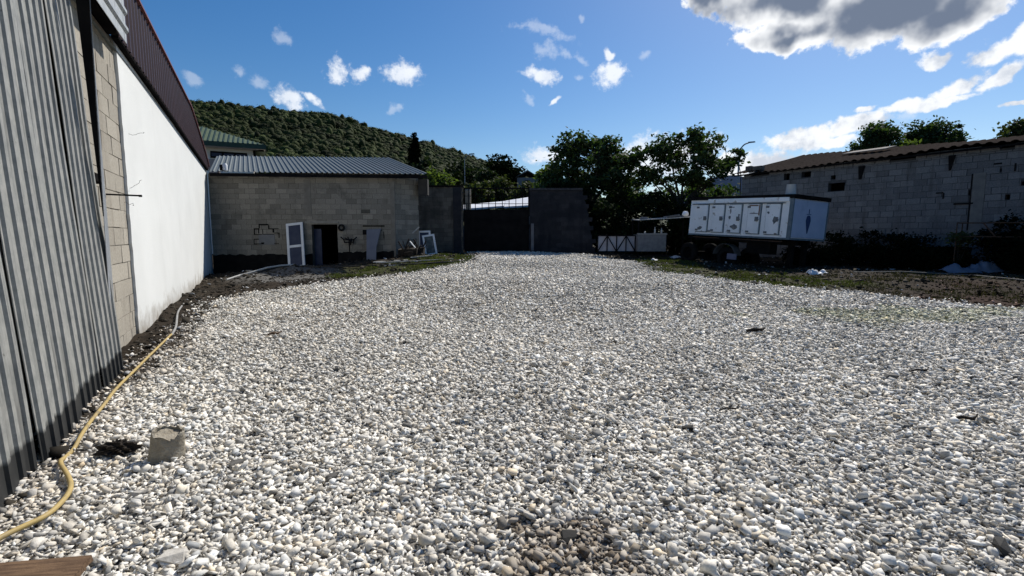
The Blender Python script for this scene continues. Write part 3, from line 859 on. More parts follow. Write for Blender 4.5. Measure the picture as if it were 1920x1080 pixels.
# rough joint of darker blocks: bracket between sheets and blocks
q0 = wl_pt(168, 330, .06); q1 = wl_pt(186, 338, .06); mb = MB(); mb.bar(q0, q1, .10, .09)
tag(mb.build('wall_bracket', MAT['gate']), 'dark bracket on the blocks between the metal sheets and the offcut', 'bracket')

# ------------------------------------------------------------------ HUT
HX0 = PY(397, 440, 19.8)[0]; HX1 = PY(738, 440, 19.8)[0]; HL = HX1 - HX0
hut = thing('block_hut', 'low grey block hut with a ribbed metal roof and dark open doorway', 'building', (HX0, 19.8, 0), 0)
def hx(u, v): p = PY(u, v, 19.8); return p[0] - HX0, p[2]
dx0, dz1 = hx(584, 419); dx1, _ = hx(632, 419)
ox0, oz1 = hx(476, 420); ox1, oz0 = hx(524, 460)
EZ = hx(500, 325)[1]
def hskip(cx, cz):   # mortared pilasters and the knocked-out blocks
    px, _ = hx(577, 380)
    return False
hw = block_wall(HL, EZ, .40, .20, .22, openings=[(dx0, dx1, -.2, dz1)], skip=hskip, z0=-.2, g=.014, relief=.012)
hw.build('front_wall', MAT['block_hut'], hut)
# right bay turned back
PH2 = PY(786, 440, 20.6); L2 = math.hypot(PH2[0] - HX1, .8)
w2 = block_wall(L2, EZ - .02, .40, .20, .22, z0=-.2, g=.014, relief=.012)
o = w2.build('corner_bay', MAT['block_hut'], hut); o.location = (HL, .002, 0); o.rotation_euler = (0, 0, math.atan2(.8, PH2[0] - HX1))
pm = MB(); px, _ = hx(738, 400); pm.box((px - .12, -.012, -.2), (px + .06, .05, EZ - .3)); pm.cur = .3
px, _ = hx(577, 380); pm.box((px - .13, -.009, hx(500, 405)[1]), (px + .13, .05, EZ - .25)); pm.build_each('pilaster', M('mortar_grey', (.15, .14, .12), (.20, .185, .16), scale=4, rough=.95), hut)
# black band along the foot of the front wall, uneven upper edge
def foot_band(x0, x1, za, zb_):
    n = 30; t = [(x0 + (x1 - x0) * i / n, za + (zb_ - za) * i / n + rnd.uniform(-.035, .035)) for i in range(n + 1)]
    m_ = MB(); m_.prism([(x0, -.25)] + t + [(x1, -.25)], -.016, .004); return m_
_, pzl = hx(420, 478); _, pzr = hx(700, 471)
foot_band(0.0, dx0 - .003, pzl, pzl + .03).build('foot_band', MAT['black'], hut); foot_band(dx1 + .003, HL, pzl + .1, pzr).build('foot_band', MAT['black'], hut)
# interior shell so the doorway is dark
sh = MB(); sh.box((.05, .25, -.2), (.2, 5.0, EZ - .15)); sh.box((HL - .3, .25, -.2), (HL - .1, 5, EZ - .15)); sh.box((.05, 5.0, -.2), (HL - .1, 5.2, EZ + .8)); sh.box((.2, .23, EZ - .6), (HL - .3, 5, EZ - .5))
sh.build('inner_walls', MAT['dark_in'], hut)
dd = MB(); bx0, bz1 = hx(569, 429); dd.box((dx0 - .02, .24, -.1), (dx0 + .28, .29, bz1)); dd.build('door_leaf', MAT['glass_blue'], hut)
ll = MB(); lx0, lz = hx(569, 420); ll.box((dx0 - .25, -.02, dz1 + .004), (dx1 + .05, .1, dz1 + .09)); ll.build('lintel', M('lintel_concrete', (.2, .19, .17), (.26, .25, .22), rough=.9), hut)
# knocked-out and loosely refilled blocks: dark gaps
gp_m = MB()
def gap(u0, v0, u1, v1):
    a_ = hx(u0, v0); b_ = hx(u1, v1); gp_m.box((min(a_[0], b_[0]), -.014, min(a_[1], b_[1])), (max(a_[0], b_[0]), .006, max(a_[1], b_[1])))
for g_ in ((485, 420, 503, 422.5), (485, 422.5, 487, 428), (476, 428, 486, 430.3), (476, 430.3, 478, 439), (484, 430.3, 486, 438), (476, 438.9, 491, 440.2), (503, 422.5, 505, 428.2), (503, 428.2, 522, 429.6), (511, 429.6, 514, 436), (492, 430, 493.5, 440),
           (494, 438.6, 514, 439.8), (514, 436.2, 524, 437.6), (522.5, 437.6, 524, 446), (476, 447.8, 486, 449), (476, 456.6, 495, 458), (490, 454.5, 496, 456.6), (514, 455.8, 523, 456.8), (476, 449, 477, 456.6)): gap(*g_)
gp_m.build_each('block_gap', MAT['black'], hut)
lp_m = MB(); a_ = hx(486, 459); b_ = hx(515, 439.9); lp_m.box((a_[0], -.011, a_[1]), (b_[0], .006, b_[1])); lp_m.build('mortar_patch', M('grey_mortar', (.17, .175, .18), (.20, .20, .20), rough=.95), hut)
# right-hand blocked opening with slots
g2 = MB()
for (u0, v0, u1, v1) in ((680, 422.5, 721, 425), (680, 431, 688, 440), (703, 431, 716, 432.4), (719, 434, 720.4, 447), (706, 432.4, 710, 434)):
    a_ = hx(u0, v0); b_ = hx(u1, v1); g2.box((a_[0], -.014, b_[1]), (b_[0], .006, a_[1]))
g2.build_each('block_gap', MAT['black'], hut)
g3 = MB()
for (u0, v0, u1, v1) in ((677, 393, 694, 400),):
    a_ = hx(u0, v0); b_ = hx(u1, v1); g3.box((a_[0], -.013, b_[1]), (b_[0], .006, a_[1]))
g3.build('dark_block', M('dark_block', (.07, .067, .06), (.09, .085, .07), rough=.95), hut)
# roof: ribs run back parallel to the long left wall
rb = np.array([-.462, .887]);
ex0 = PY(392, 322, 19.5); ex1 = PY(801, 326.5, 19.5)
rl = 6.1; rw = ex1[0] - ex0[0]; z_e = ex0[2]; rise = 1.42
bas = lambda p, l, n_: (ex0[0] - HX0 + p + rb[0] * l, -.3 + rb[1] * l, z_e + (ex1[2] - ex0[2]) * p / rw + rise * l / rl + n_)
roof = corrugated(rw, rl, .20, .04, bas, flat=.55, rib=.15, nl=4)
roof.build('roof', MAT['roof_zinc'], hut)
fb = MB(); fb.bar((ex0[0] - HX0, -.27, z_e - .10), (ex1[0] - HX0, -.27, ex1[2] - .10), .05, .12); fb.build('eave_board', MAT['gate'], hut)
vb = MB(); c0 = PY(785, 334, 20.5); c1 = PY(803, 366, 20.5); vb.box((c0[0] - HX0, .55, c1[2]), (c1[0] - HX0, .85, c0[2] - .05)); vb.build('eave_box', M('dark_board', (.035, .034, .034), (.05, .048, .045), rough=.9), hut)
# pinkish render between hut roof and warehouse
# things at the hut
def door_panel():
    p0 = PY(556, 497, 19.3); h = 1.80; w_ = .66
    t = thing('white_door', 'loose white door leaf with two glass panes leaning askew beside the dark doorway', 'door', (p0[0], 19.3, h1(p0[0], 19.3) + .02), 0)
    t.rotation_euler = (R(-13), R(-6.5), 0)
    fr = MB(); fw = .095
    fr.box((-w_ / 2, 0, 0), (-w_ / 2 + fw, .05, h)); fr.box((w_ / 2 - fw, 0, 0), (w_ / 2, .05, h))
    for z_ in (0, h * .455, h - fw): fr.box((-w_ / 2 + fw, .001, z_), (w_ / 2 - fw, .049, z_ + fw))
    fr.build('door_frame', MAT['white_pvc'], t)
    for (z0_, z1_) in ((fw, h * .455), (h * .455 + fw, h - fw)):
        g_ = MB(); g_.box((-w_ / 2 + fw, .018, z0_), (w_ / 2 - fw, .03, z1_)); g_.build('pane', MAT['glass_blue'], t)
    return t
door_panel()
ty = PY(640, 427, 19.72)
mb = MB(); mb.lathe([(.10 + .04 * math.cos(a_), .035 * math.sin(a_)) for a_ in np.linspace(0, 2 * math.pi, 13)], (0, 0, 0), 'y', 24)
tag(mb.build('tyre_ring', MAT['tyre'], None, True, loc=tuple(ty)), 'small black rubber ring hanging on the hut wall beside the doorway', 'tyre')
# tangle of metal bracket on wall
bk = PY(655, 452, 19.72); mb = MB()
for (a_, b_) in (((-.33, 0, .16), (-.2, -.05, .05)), ((.30, 0, .16), (.18, -.05, .05)), ((-.2, -.05, .05), (.2, -.05, .06)), ((-.18, -.06, -.06), (.2, -.06, -.04)), ((-.2, -.05, .06), (-.16, -.06, -.08)), ((.2, -.05, .06), (.17, -.06, -.1)), ((-.05, -.02, .17), (.02, -.05, -.1)), ((.1, -.02, .1), (.05, -.05, -.16)), ((-.15, -.05, .12), (.1, -.05, -.02)), ((0, -.03, -.1), (0, 0, -.42))):
    mb.tube([a_, b_], .022, 6)
tag(mb.build('wall_rack', MAT['gate'], None, loc=tuple(bk)), 'dark twisted metal rack on the hut wall below the rubber ring', 'rack')
# blue-grey board leaning
p0 = PY(697, 492, 19.35); brd = MB(); brd.prism([(-.20, 0), (.17, 0), (.14, .5), (.26, 1.28), (-.30, 1.22), (-.25, .6)], 0, .03)
o = brd.build('leaning_board', M('blue_grey_board', (.12, .13, .165), (.15, .16, .195), scale=3, rough=.5), None, loc=(p0[0], 19.35, h1(p0[0], 19.35) - .02)); o.rotation_euler = (R(-16), R(2), 0)
tag(o, 'pale blue-grey board leaning on the hut wall under the slotted opening', 'board')
# window sashes leaning beyond hut corner
def sash(u, v, Y, w_, h, ry, lab, m_, rx=-14):
    p = PY(u, v, Y); t = thing('window_sash', lab, 'window frame', (p[0], Y, h1(p[0], Y) + .01), R(8), 'old window sashes by the hut corner'); t.rotation_euler = (R(rx), R(ry), R(8))
    f = MB(); fw = .075
    f.box((-w_ / 2, 0, 0), (-w_ / 2 + fw, .05, h)); f.box((w_ / 2 - fw, 0, 0), (w_ / 2, .05, h)); f.box((-w_ / 2 + fw, .001, 0), (w_ / 2 - fw, .049, fw)); f.box((-w_ / 2 + fw, .001, h - fw), (w_ / 2 - fw, .049, h))
    f.build('sash_frame', MAT['white_pvc'], t); g_ = MB(); g_.box((-w_ / 2 + fw, .02, fw), (w_ / 2 - fw, .03, h - fw)); g_.build('pane', m_, t)
sash(809, 476, 20.3, .50, .86, -9, 'white framed window sash with a dirty pane leaning in front of another sash', MAT['pane_dirty'])
sash(797, 475, 20.75, .52, .98, -2, 'dark paned window sash behind the dirty one, closest to the hut corner', MAT['glass_blue'])
ps = MB(); a_ = PY(785, 435, 20.35); b_ = on(790, 470); ps.bar((a_[0], 20.45, a_[2] + .2), (b_[0] + .03, 20.3, h1(b_[0], 20.3)), .06, .05)
tag(ps.build('white_batten', MAT['pvc_grey']), 'thin pale batten leaning upright on the hut corner', 'batten')
# heap of scrap and weeds at hut corner
hp = PY(772, 478, 19.5); mb = MB()
for _ in range(18):
    a_ = rnd.uniform(0, 6.28); r_ = rnd.uniform(0, .45); q_ = Vector((math.cos(a_) * r_, math.sin(a_) * r_ * .6, 0)); e = q_ + Vector((rnd.uniform(-.3, .3), rnd.uniform(-.2, .2), rnd.uniform(.15, .7)))
    mb.tube([q_, (q_ + e) / 2 + Vector((rnd.uniform(-.05, .05), 0, .05)), e], rnd.uniform(.012, .035), 6)
for _ in range(10):
    q_ = (rnd.uniform(-.5, .3), rnd.uniform(-.3, .3)); s_ = rnd.uniform(.08, .2); mb.box((q_[0] - s_, q_[1] - s_, -.02), (q_[0] + s_, q_[1] + s_, s_ * rnd.uniform(.6, 1.6)), .05)
tag(mb.build('scrap_heap', MAT['rag'], None, loc=(hp[0], 19.5, h1(hp[0], 19.5))), 'dark heap of scrap and sticks at the hut corner', 'scrap heap')
mb = MB(); mb.bar((-.05, -.1, .55), (.16, -.14, .30), .05, .03); tag(mb.build('pale_stick', MAT['white_pvc'], None, loc=(hp[0] + .05, 19.3, h1(hp[0], 19.4))), 'short white offcut lying on the scrap heap', 'offcut')
for (u0, v0, u1, v1, wd, nm, lab, mt) in ((700, 494, 765, 487, .28, 'flat_sheet', 'pale flat sheet lying on the ground by the scrap heap', 'pvc_grey'), (705, 497, 850, 487, .07, 'long_plank', 'long pale plank lying on the ground before the hut', 'pvc_grey'),
                                      (720, 501, 800, 494, .05, 'thin_lath', 'thin pale lath on the grass nearest the gravel', 'pvc_grey'), (800, 492, 870, 489, .06, 'dark_batten', 'dark batten lying on the grass towards the gate', 'wood'), (770, 484, 812, 482, .10, 'short_plank', 'short grey plank beneath the window sashes', 'pvc_grey')):
    a_ = on(u0, v0, .035); b_ = on(u1, v1, .04); mb = MB(); mb.bar(a_, b_, wd, .03)
    tag(mb.build(nm, MAT[mt]), lab, 'plank')
# pipe arched over the sand, black hose beside it
pts = [on(425, 527, .03), on(450, 520, .03)] + [PY(u, v, Y) for (u, v, Y) in ((470, 511, 16.6), (500, 502, 17.0), (525, 498, 17.4), (552, 496, 17.8))]
mb = MB(); mb.tube(pts, .028, 8); tag(mb.build('plastic_pipe', MAT['pvc_grey']), 'pale grey plastic pipe arching over the sand heap', 'pipe')
pts = [on(u, v, .03) for (u, v) in ((440, 526), (490, 516), (520, 511), (580, 508), (640, 503), (700, 501), (780, 497), (840, 494), (893, 489))]
mb = MB(); mb.tube(pts, .026, 8); tag(mb.build('black_hose', MAT['black_hose']), 'black hose running along the ground in front of the hut', 'hose')
# rocks by the wall foot
for (u, v, s_, lab) in ((427, 508, .34, 'largest grey rock at the foot of the hut wall near the white render'), (446, 512, .22, 'flat grey rock right of the largest one at the hut foot'), (415, 514, .2, 'small rock against the corner of hut and white wall'), (470, 514, .26, 'pale rock at the left foot of the sand heap')):
    p = on(u, v); pv, pf = pr_hi[rnd.randrange(20)]
    mb = MB(); mb.add(pv * s_, [tuple(f) for f in pf]); tag(mb.build('rock', M('rock_%d' % u, (.16, .15, .135), (.24, .23, .21), scale=8, rough=.9), None, loc=(p[0], p[1], p[2] + s_ * .18)), lab, 'rock', 'rocks by the hut')
# bottles on hut roof
for (u, v, m_, lab, h) in ((417, 319, 'black', 'small black pot standing on the hut roof edge', .22), (422, 318, 'paper', 'small white container standing on the hut roof edge', .26)):
    p = PY(u, v, 19.62); zz = z_e + rise * (.12 / rl) + .035
    mb = MB(); mb.lathe([(0, 0), (.085, 0), (.09, h * .8), (.06, h), (0, h)], (0, 0, 0), 'z', 12)
    tag(mb.build('roof_pot', MAT[m_], None, True, loc=(p[0], 19.62, zz)), lab, 'pot')

# ------------------------------------------------------------------ GATE and its walls
GY_ = 23.3
gl = PY(870, 440, GY_)[0]; gr_ = PY(992, 440, GY_)[0]; gt = PY(930, 352, GY_)[2]; gs = PY(930, 393, GY_)[2]; gb = g1((gl + gr_) / 2, GY_) - .05
gate = thing('metal_gate', 'black metal yard gate, solid below with upright bars on top', 'gate', (gl, GY_, gb), 0)
W_ = gr_ - gl
mb = MB(); mb.box((.05, 0, .06), (W_ - .05, .03, gs - gb)); mb.build('gate_panel', MAT['gate'], gate)
mb = MB(); mb.box((0, -.02, 0), (.05, .05, gt - gb)); mb.box((W_ - .05, -.02, 0), (W_, .05, gt - gb))
for v_ in (352, 367, 381.5, 393): z_ = PY(930, v_, GY_)[2] - gb; h_ = .06 if v_ in (352, 393) else .025; mb.box((.05, -.012, z_ - h_), (W_ - .05, .042, z_))
mb.build('gate_frame', MAT['gate'], gate)
for i in range(10):
    x_ = (879 + i * 12.6 - 870) / 122 * W_; b_ = MB(); b_.tube([(x_, .015, gs - gb), (x_, .015, gt - gb + .05)], .019, 6); b_.build('gate_bar', MAT['gate'], gate)
# wall left of gate
wx0 = PY(782, 440, 22.6)[0] - .3; wx1 = gl - .02; wz = PY(820, 350, 22.9)[2]
t = thing('yard_wall', 'low block wall between the hut and the black gate', 'wall', (wx0, 23.1, .3), 0)
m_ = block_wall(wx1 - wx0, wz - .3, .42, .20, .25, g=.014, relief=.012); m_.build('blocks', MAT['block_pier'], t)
pil = MB(); px0 = PY(850, 440, 23)[0] - wx0; pil.box((px0, -.05, 0), (px0 + .36, .012, wz - .3)); pil.build('pilaster', M('dark_pilaster', (.022, .022, .026), (.035, .034, .038), rough=.95), t)
cpm = MB(); cpm.box((-.05, -.06, wz - .299), (wx1 - wx0 + .02, .3, wz - .22)); cpm.build('coping', MAT['gate'], t)
# pier with pale block facing at gate left edge
mb = block_wall(.26, gt - .7, .26, .2, .2, g=.012, relief=.01); pp = mb.build('gate_pier', MAT['block_near'], None, loc=(gl + .03, GY_ + .4, .7)); tag(pp, 'narrow pale block pier just behind the left gate bars', 'pier')
# wall right of gate
rx0 = gr_ + .02; rx1 = PY(1118, 440, 23.1)[0]; rzt = PY(1040, 357, 23.2)[2]; xs_ = PY(1090, 357, 23.2)[0]
t = thing('yard_wall', 'dark block wall with a broken sloping end right of the black gate', 'wall', (rx0, 23.15, .2), R(0))
Lr = rx1 - rx0
topf = lambda cx: (rzt - .2) if cx < xs_ - rx0 else (rzt - .2) * max(0, 1 - (cx - (xs_ - rx0)) / (Lr - (xs_ - rx0))) + .25
mb = MB(); mb.prism([(0, 0), (0, rzt - .2), (xs_ - rx0, rzt - .2), (xs_ - rx0 + .25, rzt - .9), (Lr - .15, .9), (Lr, 0)], .018, .3); mb.cur = .2
bwm = block_wall(Lr, rzt - .2, .42, .2, .02, g=.014, relief=.012, topf=topf)
bwm.f = bwm.f; bwm2 = MB(); bwm2.v = bwm.v; keep = [(f, tt) for f, tt in zip(bwm.f, bwm.t)][6:]; bwm2.f = [f for f, _ in keep]; bwm2.t = [tt for _, tt in keep]
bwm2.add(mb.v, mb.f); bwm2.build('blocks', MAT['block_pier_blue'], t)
cpm = MB(); cpm.box((-.02, -.05, rzt - .199), (xs_ - rx0 + .05, .34, rzt - .1)); cpm.build('coping', M('dark_coping', (.03, .03, .035), (.045, .045, .05), rough=.9), t)
mb = MB(); a_ = PY(996, 419, 23); b_ = PY(1001, 470, 23); mb.box((a_[0] - rx0, -.06, b_[2] - .2), (b_[0] - rx0, .0, a_[2] - .2)); mb.build('gate_post', M('pale_post', (.12, .12, .13), (.16, .16, .17), rough=.8), t)

# white-roofed shed beyond the gate
sh_ = thing('shed', 'low shed with bright white roof seen through the gate bars', 'shed', (0, 31, .8), 0)
a_ = PY(866, 389, 30); b_ = PY(945, 381, 30); c_ = PY(996, 366, 30); d_ = PY(996, 400, 30)
rm = MB(); rm.add([(a_[0] - 3, -1, a_[2] - 1.1), (b_[0], -1, b_[2] - .95), (b_[0], 4.5, b_[2] - .30), (a_[0] - 3, 4.5, a_[2] - .55), (a_[0] - 3, -1, a_[2] - 1.2), (b_[0], -1, b_[2] - 1.05), (b_[0], 4.5, b_[2] - .4), (a_[0] - 3, 4.5, a_[2] - .65)], [(0, 1, 2, 3), (7, 6, 5, 4), (0, 4, 5, 1), (1, 5, 6, 2), (2, 6, 7, 3), (3, 7, 4, 0)])
rm.build('roof', MAT['white_roof'], sh_)
rm = MB(); rm.add([(b_[0] + .02, -1, b_[2] - 1.0), (c_[0] + 3, -1, c_[2] - 1.2), (c_[0] + 3, 4.5, c_[2] - .05), (b_[0] + .02, 4.5, b_[2] - .28), (b_[0] + .02, -1, b_[2] - 1.1), (c_[0] + 3, -1, c_[2] - 1.3), (c_[0] + 3, 4.5, c_[2] - .15), (b_[0] + .02, 4.5, b_[2] - .38)], [(0, 1, 2, 3), (7, 6, 5, 4), (0, 4, 5, 1), (1, 5, 6, 2), (2, 6, 7, 3), (3, 7, 4, 0)])
rm.build('roof', MAT['white_roof'], sh_)
rm = MB(); rm.box((a_[0] - 2.9, -.8, -.3), (c_[0] + 2.8, 4.3, 1.2)); rm.build('wall', MAT['house_grey'], sh_)

# ------------------------------------------------------------------ RIGHT building
RA = PY(1386, 440, 23.9); RZR = math.atan2(-.86, .51); RL = 17.5
rbld = thing('block_shed', 'long shaded block shed at the right under a sagging fibre-cement roof', 'building', (RA[0], RA[1], .3), RZR)
EH = 2.77 + 1.6 - .3
def rx(u, v):
    d = ray(u, v); nx, ny = .86, .51; c0 = RA[0] * nx + RA[1] * ny; t_ = c0 / (d[0] * nx + d[1] * ny); p = CAM + d * t_
    return (p[0] - RA[0]) * .51 + (p[1] - RA[1]) * -.86, p[2] - .3
openR = []
for (u0, v0, u1, v1) in ((1553, 344, 1583, 357), (1585 - 82, 323, 1520, 331), (1470, 323, 1480, 340), (1558, 325, 1566, 336)):
    a_ = rx(u0, v0); b_ = rx(u1, v1); openR.append((a_[0], b_[0], b_[1], a_[1]))
smalls = []
for (u0, v0, u1, v1) in ((1816, 357, 1820, 369), (1885, 365, 1893, 374), (1915, 340, 1920, 352), (1875, 316, 1878, 322)):
    a_ = rx(u0, v0); b_ = rx(u1, v1); openR.append((a_[0], b_[0], b_[1], a_[1]))
mb = block_wall(RL, EH - .12, .42, .215, .25, openings=openR, g=.022, relief=.02, z0=-.2, tone=(.42, .92)); mb.build('block_wall', MAT['block_right'], rbld)
bk_ = MB(); bk_.box((0.3, .9, -.2), (RL, 1.0, EH + .2)); bk_.box((0.3, 10.6, -.2), (RL, 10.8, EH - .05)); bk_.build('inner_wall', MAT['dark_in'], rbld)
ge = MB(); ge.prism([(0.26, 0), (0.26, EH + .08), (5.3, EH + 1.22), (10.5, EH + .2), (10.5, 0)], 0, .25)
o = ge.build('gable_wall', MAT['block_right'], rbld); o.rotation_euler = (0, 0, R(90)); o.location = (.26, 0, 0)
# top-course blocks, uneven with gaps under the roof
for (u0, v0, u1, v1) in ():
    pass
tb = MB(); x_ = .1
while x_ < RL:
    l_ = rnd.uniform(.3, .48)
    if rnd.random() < .8:
        tb.cur = rnd.uniform(.2, 1); tb.box((x_, rnd.uniform(-.03, .0), EH - .119), (x_ + l_ - .02, .2, EH + .03 + rnd.uniform(0, .05)), .004)
    x_ += l_
tb.build_each('top_block', MAT['block_right'], rbld)
stn = MB(); a_ = rx(1826, 325); b_ = rx(1838, 440); stn.box((a_[0], -.01, b_[1]), (b_[0] - .0, .012, a_[1])); stn.build('mortar_pilaster', M('pale_mortar', (.12, .115, .11), (.17, .16, .15), scale=4, rough=.95), rbld)
crk = MB(); a_ = rx(1825, 326); b_ = rx(1826.5, 432); crk.box((a_[0] - .035, -.014, b_[1]), (a_[0] - .003, .012, a_[1]))
for (u0, v0, u1, v1) in ((1788, 381, 1824, 382), (1755, 361, 1768, 362), (1768, 362, 1769, 372), (1864, 306, 1878, 307), (1903, 306, 1904, 320)):
    p_, q_ = rx(u0, v0), rx(u1, v1); crk.box((p_[0], -.013, q_[1] - .012), (q_[0] + .01, .012, p_[1]))
crk.build_each('wall_crack', MAT['black'], rbld)
# roof
ROOFL = 5.6
def rb_(p, l, n_):
    f = l / ROOFL
    return (p - .35, -.28 + l, EH + .06 + f * (1.32 - .050 * p) - .05 * math.sin(p * .55) * (1 - f) + n_ + .02 * math.sin(p * 1.7 + l))
ro = corrugated(RL + .4, ROOFL, .30, .05, rb_, flat=.25, rib=.25, nl=8); ro.build('roof', MAT['fibro'], rbld)
ro2 = MB(); ro2.add([(-.35, ROOFL - .28, EH + 1.36), (RL, ROOFL - .28, EH + .49), (RL, 11, EH), (-.35, 11, EH + .3)], [(0, 1, 2, 3)]); ro2.build('rear_roof', MAT['fibro'], rbld)
# posts/purlin ends hanging under the eave
for (u, v0, v1) in ((1614, 312, 336), (1783, 292, 319)):
    a_ = rx(u - 3.5, v0); b_ = rx(u + 4, v1); m2 = MB(); m2.prism([(a_[0], a_[1]), (b_[0] + .05, a_[1]), (b_[0] - .06, b_[1]), (a_[0] + .04, b_[1])], -.05, -.001); m2.build('roof_strut', MAT['gate'], rbld)
ev = MB(); ev.box((-.3, -.2, EH - .03), (RL, -.12, EH + .03)); ev.build('eave_purlin', MAT['gate'], rbld)
# loose things on the roof
def on_roof(px_, l): q_ = rb_(px_, l, .07); return (Matrix.Translation(rbld.location) @ rbld.rotation_euler.to_matrix().to_4x4()) @ Vector(q_)
o = on_roof(9.0, 1.2); pm_ = MB(); sl = (1.15) / ROOFL
pm_.add([(0, 0, 0), (1.7, 0, 0), (1.7, 1.0, sl), (0, 1.0, sl), (0, 0, .03), (1.7, 0, .03), (1.7, 1.0, sl + .03), (0, 1.0, sl + .03)], [(3, 2, 1, 0), (4, 5, 6, 7), (0, 1, 5, 4), (1, 2, 6, 5), (2, 3, 7, 6), (3, 0, 4, 7)])
q_ = on_roof(3.2, 3.3); oo = pm_.build('roof_sheet', MAT['fibro_pale'], None, loc=(q_[0], q_[1], q_[2] + .03), rz=RZR); tag(oo, 'pale loose sheet lying on the shed roof', 'roof sheet')
for (p_, l, w2_, lab) in ((.75, .25, .30, 'grey block weighing down the far corner of the shed roof'), (1.2, .25, .40, 'longer dark block beside the far corner block on the shed roof')):
    q_ = on_roof(p_, l); m2 = MB(); m2.box((-w2_ / 2, -.12, 0), (w2_ / 2, .12, .2), .02)
    tag(m2.build('roof_block', MAT['block_pier'], None, loc=(q_[0], q_[1], q_[2] - .02), rz=RZR), lab, 'block')

# ------------------------------------------------------------------ TRUCK BODY
TX = np.array([.456, -.89]); TYv = np.array([.89, .456])
TL, TW, TH = 4.42, 1.98, 1.44
P0 = PY(1291, 437, 20.9)
trk = thing('truck_body', 'old white insulated truck body with five small side doors standing on a dark chassis', 'truck body', tuple(P0), 0)
rotm = Matrix(((TX[0], TYv[0], 0), (TX[1], TYv[1], 0), (0, 0, 1)))
eul = (rotm @ Matrix.Rotation(R(2.3), 3, 'Y') @ Matrix.Rotation(R(-2.2), 3, 'X')).to_euler(); trk.rotation_euler = eul
mb = MB(); mb.box((0, .0, 0), (TL, TW - .0, TH - .10)); mb.build('box_side', MAT['truck_white'], trk)
mb = MB(); mb.box((TL + .001, .03, .02), (TL + .03, TW - .03, TH - .12)); mb.build('end_panel', MAT['truck_end'], trk)
mb = MB(); mb.box((TL - .09, -.012, -.03), (TL + .045, .045, TH - .05)); mb.box((TL - .02, TW - .05, 0), (TL + .042, TW + .02, TH - .1)); mb.build_each('corner_post', MAT['seal'], trk)
mb = MB(); mb.box((-.03, -.04, TH - .099), (TL + .07, TW + .05, TH + .03)); mb.build('roof_rim', MAT['gate'], trk)
mb = MB(); mb.box((.9, -.048, TH - .21), (TL - .1, -.001, TH - .06), .012); mb.build('peeled_panel', MAT['truck_white'], trk)
mb = MB(); mb.box((.12, -.07, 1.17), (TL - .25, -.001, 1.20)); mb.build('rain_gutter', MAT['seal'], trk)
mb = MB(); mb.box((0, -.02, -.06), (TL + .03, TW, -.002)); mb.build('floor_rim', MAT['seal'], trk)
for i, (a_, b_) in enumerate(((.40, .92), (1.18, 1.70), (1.96, 2.47), (2.77, 3.25), (3.51, 4.02))):
    s_ = MB(); s_.box((a_ - .035, -.012, .07), (b_ + .05, -.001, 1.165)); sl_ = s_.build('door_seal', MAT['seal'], trk)
    d = MB(); d.box((a_, -.05, .10), (b_, -.013, 1.145)); dm = d.build('side_door', MAT['truck_white'], trk)
    h = MB(); h.box((b_ - .16, -.075, .54), (b_ - .03, -.051, .70)); h.box((b_ - .10, -.10, .58), (b_ + .01, -.074, .62)); h.build('handle', MAT['chip'], dm)
    hg = MB()
    for z_ in (.16, 1.05): hg.box((a_ - .02, -.07, z_ - .035), (a_ + .10, -.051, z_ + .035))
    hg.build_each('hinge', MAT['chip'], dm)
def chip(cx, cz, rx_, rz_, seed):
    r2 = random.Random(seed); n_ = 11
    pts_ = [(cx + math.cos(2 * math.pi * k_ / n_) * rx_ * r2.uniform(.6, 1.2), cz + math.sin(2 * math.pi * k_ / n_) * rz_ * r2.uniform(.6, 1.2)) for k_ in range(n_)]
    return pts_
cm = MB()
for (cx, cz, a_, b_, s_) in ((.62, .24, .13, .07, 1), (.55, .20, .07, .05, 2), (2.24, .32, .17, .10, 3), (2.02, .9, .04, .10, 4), (2.0, .66, .05, .07, 5), (3.02, .82, .20, .02, 6), (3.86, .6, .09, .14, 7), (3.6, .85, .06, .05, 8), (2.05, .16, .05, .05, 9), (1.05, .12, .12, .04, 10), (2.4, .75, .05, .05, 11), (3.95, .12, .07, .03, 12), (2.1, 1.05, .09, .02, 13)):
    cm.prism(chip(cx, cz, a_, b_, s_), -.054, -.0505)
cm.build_each('paint_chip', MAT['chip'], trk)
rs = MB(); rs.box((3.205, -.0535, .75), (3.25, -.0505, 1.13)); rs.box((2.80, -.0535, 1.08), (3.18, -.0505, 1.12)); rs.build_each('rust_streak', MAT['rust_orange'], trk)
# painted torch on the end panel
em = MB(); cy = TW * .46
tor = [(-.02, .18), (.02, .18), (.075, .40), (.125, .62), (.10, .74), (.06, .80), (-.06, .80), (-.10, .74), (-.125, .62), (-.075, .40)]
vs = [(TL + .032, cy + p[0] * 1.1, p[1]) for p in tor] + [(TL + .035, cy + p[0] * 1.1, p[1]) for p in tor]; n_ = len(tor)
em.add(vs, [tuple(range(n_ - 1, -1, -1)), tuple(range(n_, 2 * n_))] + [(i, (i + 1) % n_, n_ + (i + 1) % n_, n_ + i) for i in range(n_)])
em.box((TL + .032, cy - .13, .83), (TL + .035, cy + .13, .85)); em.box((TL + .032, cy - .02, .86), (TL + .035, cy + .02, 1.02))
em.build('torch_emblem', MAT['navy'], trk)
